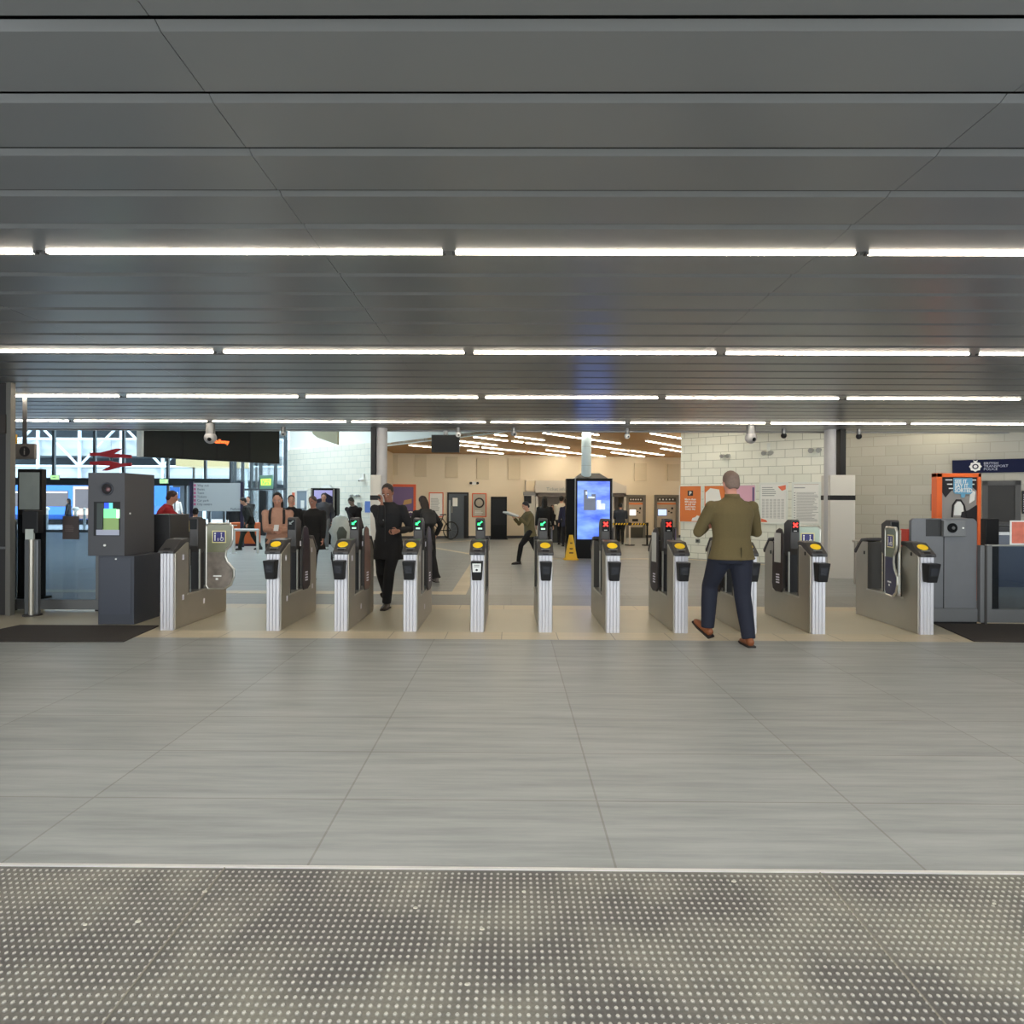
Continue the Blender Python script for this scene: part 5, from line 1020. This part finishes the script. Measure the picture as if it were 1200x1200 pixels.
def person(label, loc, rz, height, top=(30, 30, 34), legs=(22, 22, 26), hair=(50, 36, 28), skin=(196, 150, 128), shoe=(30, 28, 28), footL=(-.09, .12, 0, 0), footR=(.09, -.12, 0, 0),
           handL=(-.26, .08, .82), handR=(.26, .08, .82), lean=0.0, headp=0.0, heady=0.0, hem=.80, flare=0, voxel=.014, hairstyle='short', build=1.0, wide=0, fingers=False, grp=None, topmat=None, collar=None, sleeve=None, elbow_out=1.0, twist=0, midriff=None, legw=1.0, kneeL=None, kneeR=None):
    s = height / 1.76; V = Vector
    LN = Matrix.Rotation(-lean, 4, 'X')
    hipz = .93 * s
    # lower the pelvis so both legs can reach
    fl, fr = [V((f[0] * s, f[1] * s, f[2] * s + .085 * s)) for f in (footL, footR)]
    hl, hr = V((-.095 * s, 0, hipz)), V((.095 * s, 0, hipz)); Lleg = .86 * s
    for _ in range(30):
        if (hl - fl).length > Lleg * .995 or (hr - fr).length > Lleg * .995: hl.z -= .01 * s; hr.z -= .01 * s; hipz -= .01 * s
    def up(v): v = V(v) * s; return V((0, 0, hipz)) + LN @ V((v.x, v.y, v.z))   # upper body coordinates measured from the hips
    kl, fl = ik(hl, fl, .44 * s, .42 * s, (0, 1, 0)); kr, fr = ik(hr, fr, .44 * s, .42 * s, (0, 1, 0))
    shl, shr = up((-.180 * build, 0, .455)), up((.180 * build, 0, .455)); neck = up((0, .0, .54)); 
    Lu, Lf = .30 * s, .26 * s
    hL = V(handL) * s; hR = V(handR) * s
    el, hL = ik(shl, hL, Lu, Lf, (-.5 * elbow_out, -.5, -.9)); er, hR = ik(shr, hR, Lu, Lf, (.5 * elbow_out, -.5, -.9))
    m_skin = mat('skin_%d_%d' % (skin[0], skin[1]), skin, .55); mt = topmat or mat('cloth_%d_%d_%d' % top, top, .85, noise=.12, nscale=40); ml = mat('trouser_%d_%d_%d' % legs, legs, .85, noise=.12, nscale=40)
    # ---- continuous body
    b = MB(); bw = build
    tor = [((0, 0, -.06), (.13, .09)), ((0, 0, .02), (.15, .10)), ((0, 0, .14), (.125, .09)), ((0, .0, .28), (.14, .10)), ((0, 0, .42), (.155, .10)), ((0, 0, .49), (.12, .075)), ((0, .0, .535), (.06, .06))]
    b.loft([up(p) for p, r in tor], [(r[0] * s * bw, r[1] * s * bw) for p, r in tor], 16)
    HM = Matrix.Translation(up((0, .005, .575))) @ Matrix.Rotation(heady, 4, 'Z') @ Matrix.Rotation(-lean * .6 - headp, 4, 'X')
    b.loft([up((0, -.005, .50)), up((0, 0, .55)), HM @ (V((0, .01, .05)) * s)], [.062 * s, .055 * s, .055 * s], 14)
    hd = [(0, .022, .018, .055), (.012, .040, .036, .042), (.035, .052, .062, .022), (.065, .061, .080, .010), (.10, .068, .090, .004), (.14, .073, .096, -.002), (.175, .071, .092, -.006), (.205, .056, .074, -.010), (.222, .034, .046, -.012), (.229, .010, .014, -.012)]
    b.loft([HM @ (V((0, y, z)) * s) for z, rx, ry, y in hd], [(rx * s, ry * s) for z, rx, ry, y in hd], 18)
    b.loft([HM @ (V(p) * s) for p in ((0, .085, .122), (0, .098, .100), (0, .106, .086), (0, .090, .076))], [(.008 * s, .010 * s), (.011 * s, .012 * s), (.015 * s, .013 * s), (.010 * s, .008 * s)], 8)
    for q in (-1, 1): b.ball(HM @ (V((q * .074, -.006, .100)) * s), (.010 * s, .018 * s, .030 * s), 8, 6)
    b.ball(HM @ (V((0, .078, .050)) * s), (.022 * s, .012 * s, .009 * s), 8, 6)
    for sh, e, h_, q in ((shl, el, hL, -1), (shr, er, hR, 1)):
        b.loft([sh, lerp(sh, e, .5), e, lerp(e, h_, .5), h_], [(.050 * s,) * 2, (.042 * s,) * 2, (.036 * s,) * 2, (.032 * s,) * 2, (.024 * s,) * 2], 10)
        d = (h_ - e).normalized(); sd_ = V((0, 0, 1)) - d * d.z; sd_ = sd_.normalized() if sd_.length > .1 else V((0, 1, 0)); inn = d.cross(sd_) * -q * 1.0
        # palm then fingers curling inward
        pe = h_ + d * .085 * s
        b.loft([h_ - d * .01, h_ + d * .03 * s, pe], [(.024 * s, .017 * s), (.034 * s, .015 * s), (.038 * s, .013 * s)], 10, tuple(sd_))
        for k_, (o_, fl_) in enumerate(((.030, .068), (.010, .078), (-.010, .073), (-.029, .056))):
            r0 = pe + sd_ * o_ * s - d * .006; c1 = r0 + (d * .8 + inn * .35).normalized() * fl_ * .45 * s; c2 = c1 + (d * .45 + inn * .8).normalized() * fl_ * .32 * s; c3 = c2 + (d * .0 + inn).normalized() * fl_ * .26 * s
            b.loft([r0, c1, c2, c3], [.0098 * s, .0092 * s, .0085 * s, .0065 * s], 7)
        t0 = h_ + d * .025 * s + sd_ * .028 * s; b.loft([t0 - sd_ * .012 * s, t0 + (sd_ * .7 + d * .6 + inn * .5).normalized() * .034 * s, t0 + (sd_ * .55 + d * 1.0 + inn * .9).normalized() * .062 * s], [.013 * s, .0115 * s, .008 * s], 7)
    for h_, k_, f in ((hl, kl, fl), (hr, kr, fr)):
        b.loft([h_, lerp(h_, k_, .5), k_, lerp(k_, f, .3), f], [.080 * s, .066 * s, .052 * s, .050 * s, .036 * s], 12)
    body = remesh(b, 'person', m_skin, voxel * (.55 if fingers else 1), None, 2 if fingers else 3)
    body.location = loc; body.rotation_euler.z = rz; tag(body, label, 'person', grp)
    # ---- trousers
    b = MB(); b.loft([up((0, 0, -.12)), up((0, 0, .0)), up((0, 0, .08))], [(.15 * s * bw, .115 * s * bw), (.168 * s * bw, .122 * s * bw), (.15 * s * bw, .105 * s * bw)], 16)
    for h_, k_, f in ((hl, kl, fl), (hr, kr, fr)):
        f2 = f + V((0, 0, -.015 * s)); w_ = legw
        b.loft([h_ + V((0, 0, .02)), lerp(h_, k_, .35), lerp(h_, k_, .8), k_, lerp(k_, f, .35), lerp(k_, f, .8), f2], [.100 * s * bw, .094 * s * bw, .078 * s * w_, .072 * s * w_, .070 * s * w_, .062 * s * w_, (.058 + wide) * s * w_], 14)
    remesh(b, 'trousers', ml, voxel, body, 4)
    # ---- top
    b = MB(); hz = hem - hipz / s
    T = [((0, -.0, hz), (.185 + flare, .135 + flare * .8)), ((0, 0, min(0, hz * .5) if hz < 0 else hz + .03), (.180 + flare * .4, .135)), ((0, 0, .14), (.158, .120)), ((0, .0, .28), (.172, .130)), ((0, 0, .39), (.188, .128)), ((0, -.005, .46), (.165, .105)), ((0, -.005, .51), (.105, .078)), ((0, -.005, .545), (.068, .066))]
    T[0] = (T[0][0], T[0][1])
    b.loft([up(p) for p, r in T], [(r[0] * s * bw, r[1] * s * bw) for p, r in T], 22)
    for sh, e, h_ in ((shl, el, hL), (shr, er, hR)):
        wr = lerp(e, h_, .93); b.loft([lerp(neck, sh, .45) + V((0, 0, -.035 * s)), sh + V((0, 0, -.01 * s)), lerp(sh, e, .5), e, lerp(e, wr, .5), wr], [.050 * s, .066 * s, .062 * s, .058 * s, .052 * s, .045 * s], 12)
        b.ball(sh + V((0, 0, -.01 * s)), .066 * s, 12, 8)
        b.ball(e, .055 * s, 10, 7)
    cl = remesh(b, 'jacket', mt, voxel * .9, body, 5)
    if collar:
        MB().loft([up((0, -.008, .50)), up((0, -.008, .56))], [(.082 * s, .080 * s), (.066 * s, .066 * s)], 18).build('collar', mat('collar_%d' % collar[0], collar, .8), cl, smooth=True)
    # ---- shoes
    for f, ft, nm in ((fl, footL, 'shoe'), (fr, footR, 'shoe')):
        M = Matrix.Translation(f) @ Matrix.Rotation(-ft[3], 4, 'X') @ Matrix.Rotation((ft[4] if len(ft) > 4 else 0), 4, 'Z')
        b = MB(); b.loft([M @ (V(p) * s) for p in ((0, -.075, -.045), (0, -.06, -.04), (0, .0, -.04), (0, .09, -.052), (0, .15, -.058), (0, .185, -.062))], [(.022 * s, .022 * s), (.036 * s, .040 * s), (.040 * s, .044 * s), (.046 * s, .032 * s), (.042 * s, .025 * s), (.020 * s, .014 * s)], 12, (1, 0, 0))
        b.loft([M @ (V((0, -.02, -.04)) * s), M @ (V((0, -.01, .03)) * s)], [.042 * s, .040 * s], 12)
        sh_ = remesh(b, 'shoe', mat('shoe_%d_%d_%d' % shoe, shoe, .45), min(voxel, .010), body, 2)
        so = MB(); so.prism([(-.040 * s, -.085 * s), (.040 * s, -.085 * s), (.050 * s, .10 * s), (.036 * s, .185 * s), (-.036 * s, .185 * s), (-.050 * s, .10 * s)], -.087 * s, -.070 * s, 'z'); so.v = [tuple(M @ V(v)) for v in so.v]; so.build('sole', mat('sole_dark', (36, 30, 28), .7), sh_)
    # ---- hair
    mh = mat('hair_%d_%d_%d' % hair, hair, .7, noise=.25, nscale=70)
    b = MB()
    hh = [(.045, .050, .030, -.058), (.075, .068, .050, -.052), (.10, .0765, .072, -.034), (.13, .079, .088, -.022), (.16, .079, .098, -.014), (.19, .072, .092, -.010), (.217, .054, .068, -.012), (.236, .028, .034, -.014), (.241, .008, .010, -.014)]
    b.loft([HM @ (V((0, y, z)) * s) for z, rx, ry, y in hh], [(rx * s, ry * s) for z, rx, ry, y in hh], 18)
    if hairstyle == 'long':
        b.loft([HM @ (V(p) * s) for p in ((0, -.05, .16), (0, -.07, .08), (0, -.075, 0), (0, -.085, -.09), (0, -.08, -.15))], [(.075 * s, .05 * s), (.088 * s, .05 * s), (.092 * s, .045 * s), (.080 * s, .035 * s), (.04 * s, .015 * s)], 14)
    if hairstyle == 'bun': b.ball(HM @ (V((0, -.085, .19)) * s), .045 * s)
    if hairstyle == 'hood': b.loft([HM @ (V(p) * s) for p in ((0, -.03, .215), (0, -.035, .14), (0, -.02, .03), (0, -.02, -.05))], [(.06 * s, .07 * s), (.098 * s, .098 * s), (.10 * s, .09 * s), (.12 * s, .10 * s)], 16)
    remesh(b, 'hood' if hairstyle == 'hood' else 'hair', mh, .010 if not fingers else .007, body, 3)
    # ---- face details
    if hairstyle != 'hood':
        for q in (-1, 1):
            e_ = MB().ball(HM @ (V((q * .030, .0835, .118)) * s), (.0125 * s, .008 * s, .0075 * s), 10, 6).build('eye', mat('eye_white', (216, 210, 204), .3), body)
            MB().ball(HM @ (V((q * .030, .0905, .118)) * s), (.005 * s, .003 * s, .005 * s), 8, 5).build('pupil', mat('eye_dark', (40, 28, 22), .2), e_)
            MB().loft([HM @ (V(p) * s) for p in ((q * .015, .093, .133), (q * .032, .090, .138), (q * .050, .078, .133))], [.003 * s, .004 * s, .002 * s], 6).build('eyebrow', mh, body)
        MB().ball(HM @ (V((0, .0885, .050)) * s), (.022 * s, .005 * s, .0055 * s), 10, 5).build('lips', mat('lip_tone', (168, 104, 96), .5), body)
    return body, dict(s=s, hips=hipz, up=up, HM=HM, hL=hL, hR=hR, el=el, er=er, shl=shl, shr=shr, jacket=cl, fl=fl, fr=fr)

# man in olive jacket walking away
f = G(875, 757)
olive = mat('olive_tweed', (94, 82, 52), .95, noise=.22, nscale=150)
pb, K = person('man in an olive tweed jacket and navy jeans walking away through the gates', (P(857, 700, 6.62).x, 6.62, 0), .12, 1.80, legs=(24, 28, 44), hair=(112, 94, 84), skin=(198, 140, 122), shoe=(132, 76, 44),
    footL=(-.16, .20, .05, -.55, .35), footR=(.12, -.13, 0, 0, -.1), handL=(-.14, .30, 1.16), handR=(.16, .30, 1.14), hem=.85, flare=.02, voxel=.012, fingers=True, build=1.20, topmat=olive, headp=.18, elbow_out=1.8, legw=1.15, heady=.05)
MB().box(.02, .024, -.172, -.150, .86, 1.00).build('jacket_vent', mat('vent_shadow_cloth', (58, 52, 34), .9), K['jacket'])
MB().loft([K['up']((0, -.01, .52)), K['up']((0, -.008, .575))], [(.085 * K['s'], .082 * K['s']), (.070 * K['s'], .070 * K['s'])], 18).build('jacket_collar', olive, K['jacket'], smooth=True)
# man in long black coat
pb, K = person('man in a long black coat walking towards the camera with a hand at his mouth', (P(455, 700, 8.8).x, 8.8, 0), PI - .1, 1.74, top=(17, 17, 20), legs=(17, 17, 20), hair=(44, 34, 28), skin=(150, 104, 84), shoe=(60, 52, 46),
    footL=(-.03, .18, 0, 0), footR=(.10, -.26, .06, -.5), handR=(.05, .16, 1.43), handL=(-.19, .20, 1.06), hem=.66, flare=.03, voxel=.012, fingers=True, build=1.12, headp=.45, legw=1.05)
B(.015, .055, .168, .190, 1.13, 1.20).build('chest_badge', m_wp, K['jacket'])
B(-.004, .004, .166, .17, .90, 1.36).build('coat_placket', mat('placket_black', (30, 30, 32), .6), K['jacket'])
# woman with dark hair and wide trousers
pb, K = person('woman with dark hair and wide black trousers beside the man in the black coat', (P(497, 684, 11.3).x, 11.5, 0), .5, 1.60, top=(20, 20, 22), legs=(20, 20, 22), hair=(38, 28, 24), footL=(-.08, .15, 0, 0), footR=(.17, -.14, 0, -.1), handL=(-.2, .25, 1.1), handR=(.25, .1, .9), hem=.75, wide=.03, hairstyle='long', lean=.22, headp=.35, build=1.0, legw=1.1, shoe=(120, 112, 108))
bp = MB().loft([K['up']((0, -.14, .12)), K['up']((0, -.20, .2)), K['up']((0, -.20, .38)), K['up']((0, -.14, .48))], [(.10, .05), (.15, .09), (.15, .09), (.10, .05)], 14); tag(remesh(bp, 'backpack', mat('bag_black', (28, 28, 30), .6), .012, None), 'black backpack worn by the woman in wide trousers', 'backpack'); bpo = bpy.data.objects['backpack']; bpo.location = pb.location; bpo.rotation_euler = pb.rotation_euler
# woman in beige jumper
pb, K = person('person in a beige jumper with black rucksack straps looking at a phone', (P(325, 690, 9.9).x, 9.9, 0), PI + .25, 1.60, top=(176, 136, 116), legs=(60, 56, 58), hair=(30, 26, 26), skin=(188, 140, 120), handL=(-.06, .30, 1.10), handR=(.02, .30, 1.08), hem=.86, build=1.1, headp=.35, fingers=True, voxel=.012, hairstyle='long')
for q in (-1, 1): MB().tube([K['up']((q * .11, .115, .28)), K['up']((q * .115, .13, .38)), K['up']((q * .11, .09, .49)), K['up']((q * .10, -.02, .525))], .020).build('rucksack_strap', BLACKP, K['jacket'])
o = B(-.035, .035, -.006, .006, -.07, .07).build('mobile_phone', mat('phone_pale', (206, 208, 210), .3), bevel=.004); tag(o, 'pale phone in the hands of the person in the beige jumper', 'phone')
o.matrix_world = pb.matrix_basis @ Matrix.Translation((K['hL'] + K['hR']) / 2 + Vector((0, .09, .05))) @ Matrix.Rotation(.9, 4, 'X')
# others further back
person('person in a dark coat directly behind the person in the beige jumper', (P(341, 660, 13.2).x, 13.2, 0), PI + .4, 1.60, top=(24, 24, 28), legs=(30, 30, 34), hair=(34, 28, 26), handL=(-.2, .2, 1.0), handR=(.2, .2, 1.0), hem=.75, footL=(-.09, .2, 0, 0))
person('person in a black padded coat walking in front of the left advertising totem', (P(367, 680, 11.8).x, 11.8, 0), PI - .2, 1.56, top=(18, 18, 20), legs=(26, 26, 28), hair=(74, 62, 58), skin=(160, 116, 100), hem=.62, flare=.03, build=1.25, headp=.3, footL=(-.06, .12, 0, 0), footR=(.09, -.12, .0, 0))
pb, K = person('tall person in a grey jacket and grey trousers before the left advertising totem', (P(379, 643, 19.2).x, 19.2, 0), PI + .3, 1.74, top=(70, 70, 76), legs=(92, 94, 98), hair=(50, 44, 44), hem=.85, build=1.15, footL=(-.09, .3, 0, 0), footR=(.1, -.2, 0, 0), shoe=(170, 176, 170), headp=.2, handR=(.42, .12, .95))
pb, K = person('person in black bending over the white-covered pushchair', (P(416, 655, 16.3).x, 16.4, 0), PI - .35, 1.60, top=(34, 30, 32), legs=(24, 24, 26), hair=(58, 60, 56), hem=.80, build=1.2, lean=.30, headp=.5, handL=(-.02, .42, 1.0), handR=(-.2, .38, 1.02), skin=(150, 130, 120))
pb, K = person('person in an olive coat and black trousers striding left with a white box', (P(621, 661, 14.8).x, 14.9, 0), PI / 2 + .35, 1.56, top=(104, 96, 66), legs=(14, 14, 16), hair=(40, 40, 46), hem=.72, flare=.03, handL=(-.18, .38, 1.22), handR=(.18, .38, 1.20), lean=.12, footL=(-.05, .34, 0, 0), footR=(.07, -.40, 0, 0), build=1.1, headp=.35, legw=.95)
bx = B(-.20, .20, 0, .26, -.02, .02).build('white_box', m_wp, bevel=.004); tag(bx, 'flat white box carried by the person in the olive coat', 'box'); bx.matrix_world = pb.matrix_basis @ Matrix.Translation((K['hL'] + K['hR']) / 2 + Vector((0, .02, .04))) @ Matrix.Rotation(.35, 4, 'X')
person('person with long dark hair facing the ticket booth, left of the queue', (P(638, 645, 17.8).x, 17.8, 0), -.1, 1.60, top=(22, 22, 26), legs=(18, 18, 20), hair=(22, 18, 18), hairstyle='long', hem=.70, build=1.05)
person('small dark-haired person sitting behind the booth counter', (P(647.5, 612, 23.0).x, 23.1, 0), PI, 1.34, top=(30, 26, 28), legs=(22, 22, 24), hair=(28, 22, 20), hairstyle='long', hem=.7)
pb, K = person('person in a cream shirt leaning on the ticket booth counter', (P(657.5, 637, 21.4).x, 21.4, 0), -.2, 1.66, top=(206, 196, 178), legs=(28, 28, 32), hair=(26, 22, 22), hem=.88, lean=.08, handL=(-.1, .40, 1.1), handR=(.2, .36, 1.1), build=1.15, fingers=False)
MB().tube([K['up']((.12, -.12, .05)), K['up']((0, -.135, .28)), K['up']((-.12, -.06, .49))], .014).build('bag_strap', BLACKP, K['jacket'])
person('person in navy at the booth, partly hidden by the blue-screen totem', (P(663.5, 637, 20.6).x, 20.6, 0), .1, 1.56, top=(34, 36, 62), legs=(24, 24, 30), hair=(40, 32, 30), hem=.72)
person('person in a navy quilted jacket standing at the queue tape', (P(727, 637, 21.9).x, 21.9, 0), -.15, 1.42, top=(44, 52, 66), legs=(18, 18, 20), hair=(24, 22, 22), hem=.82, build=1.3, handL=(-.15, .35, 1.1), handR=(.15, .35, 1.1), headp=.2)
person('person in a red jacket leaning to the right behind the dark cabinet post', (P(186, 690, 11.0).x, 11.0, 0), -PI / 2 + .5, 1.66, top=(164, 34, 40), legs=(34, 36, 44), hair=(60, 40, 34), skin=(180, 128, 108), hem=.84, lean=.30, handL=(.05, .62, .95), handR=(.2, .60, .98), build=1.15, headp=.1)
person('person in black holding something pale behind the right orange bin', (P(290.5, 632, 23.0).x, 23.0, 0), PI, 1.60, top=(36, 36, 38), legs=(24, 24, 28), hair=(50, 44, 42), hem=.75, handL=(-.05, .35, 1.12), handR=(.1, .35, 1.1), build=1.25)
person('person in black with a dark bag behind the direction board, left of the bins', (P(264, 650, 17.0).x, 18.6, 0), PI / 2 + .4, 1.62, top=(22, 24, 24), legs=(34, 46, 42), hair=(28, 28, 28), hem=.80, build=1.15, lean=.25, headp=.3, footL=(-.05, .3, 0, 0), footR=(.05, -.3, 0, 0))
person('second person in black behind the direction board, beside the navy post', (P(275.5, 640, 21.5).x, 21.5, 0), PI, 1.62, top=(22, 24, 30), legs=(22, 22, 26), hair=(30, 28, 28), hem=.70, build=1.25)
person('dark-haired person outside by the tram, above the small brown notice', (P(78.5, 625, 29.5).x, 29.6, -.02), PI / 2 + .3, 1.52, top=(42, 42, 48), legs=(44, 46, 54), hair=(22, 20, 22), hem=.80, hairstyle='long')
person('person in pale clothes outside the glass doors, below the blue sign', (P(207, 612, 33).x, 33, -.02), 0, 1.66, top=(196, 190, 186), legs=(120, 124, 130), hair=(70, 56, 48), hem=.80)
person('person with a round dark bag behind the first gate module', (P(229, 625, 13.5).x, 13.5, 0), .3, 1.30, top=(34, 36, 38), legs=(30, 32, 36), hair=(24, 24, 26), hem=.75, build=1.2)
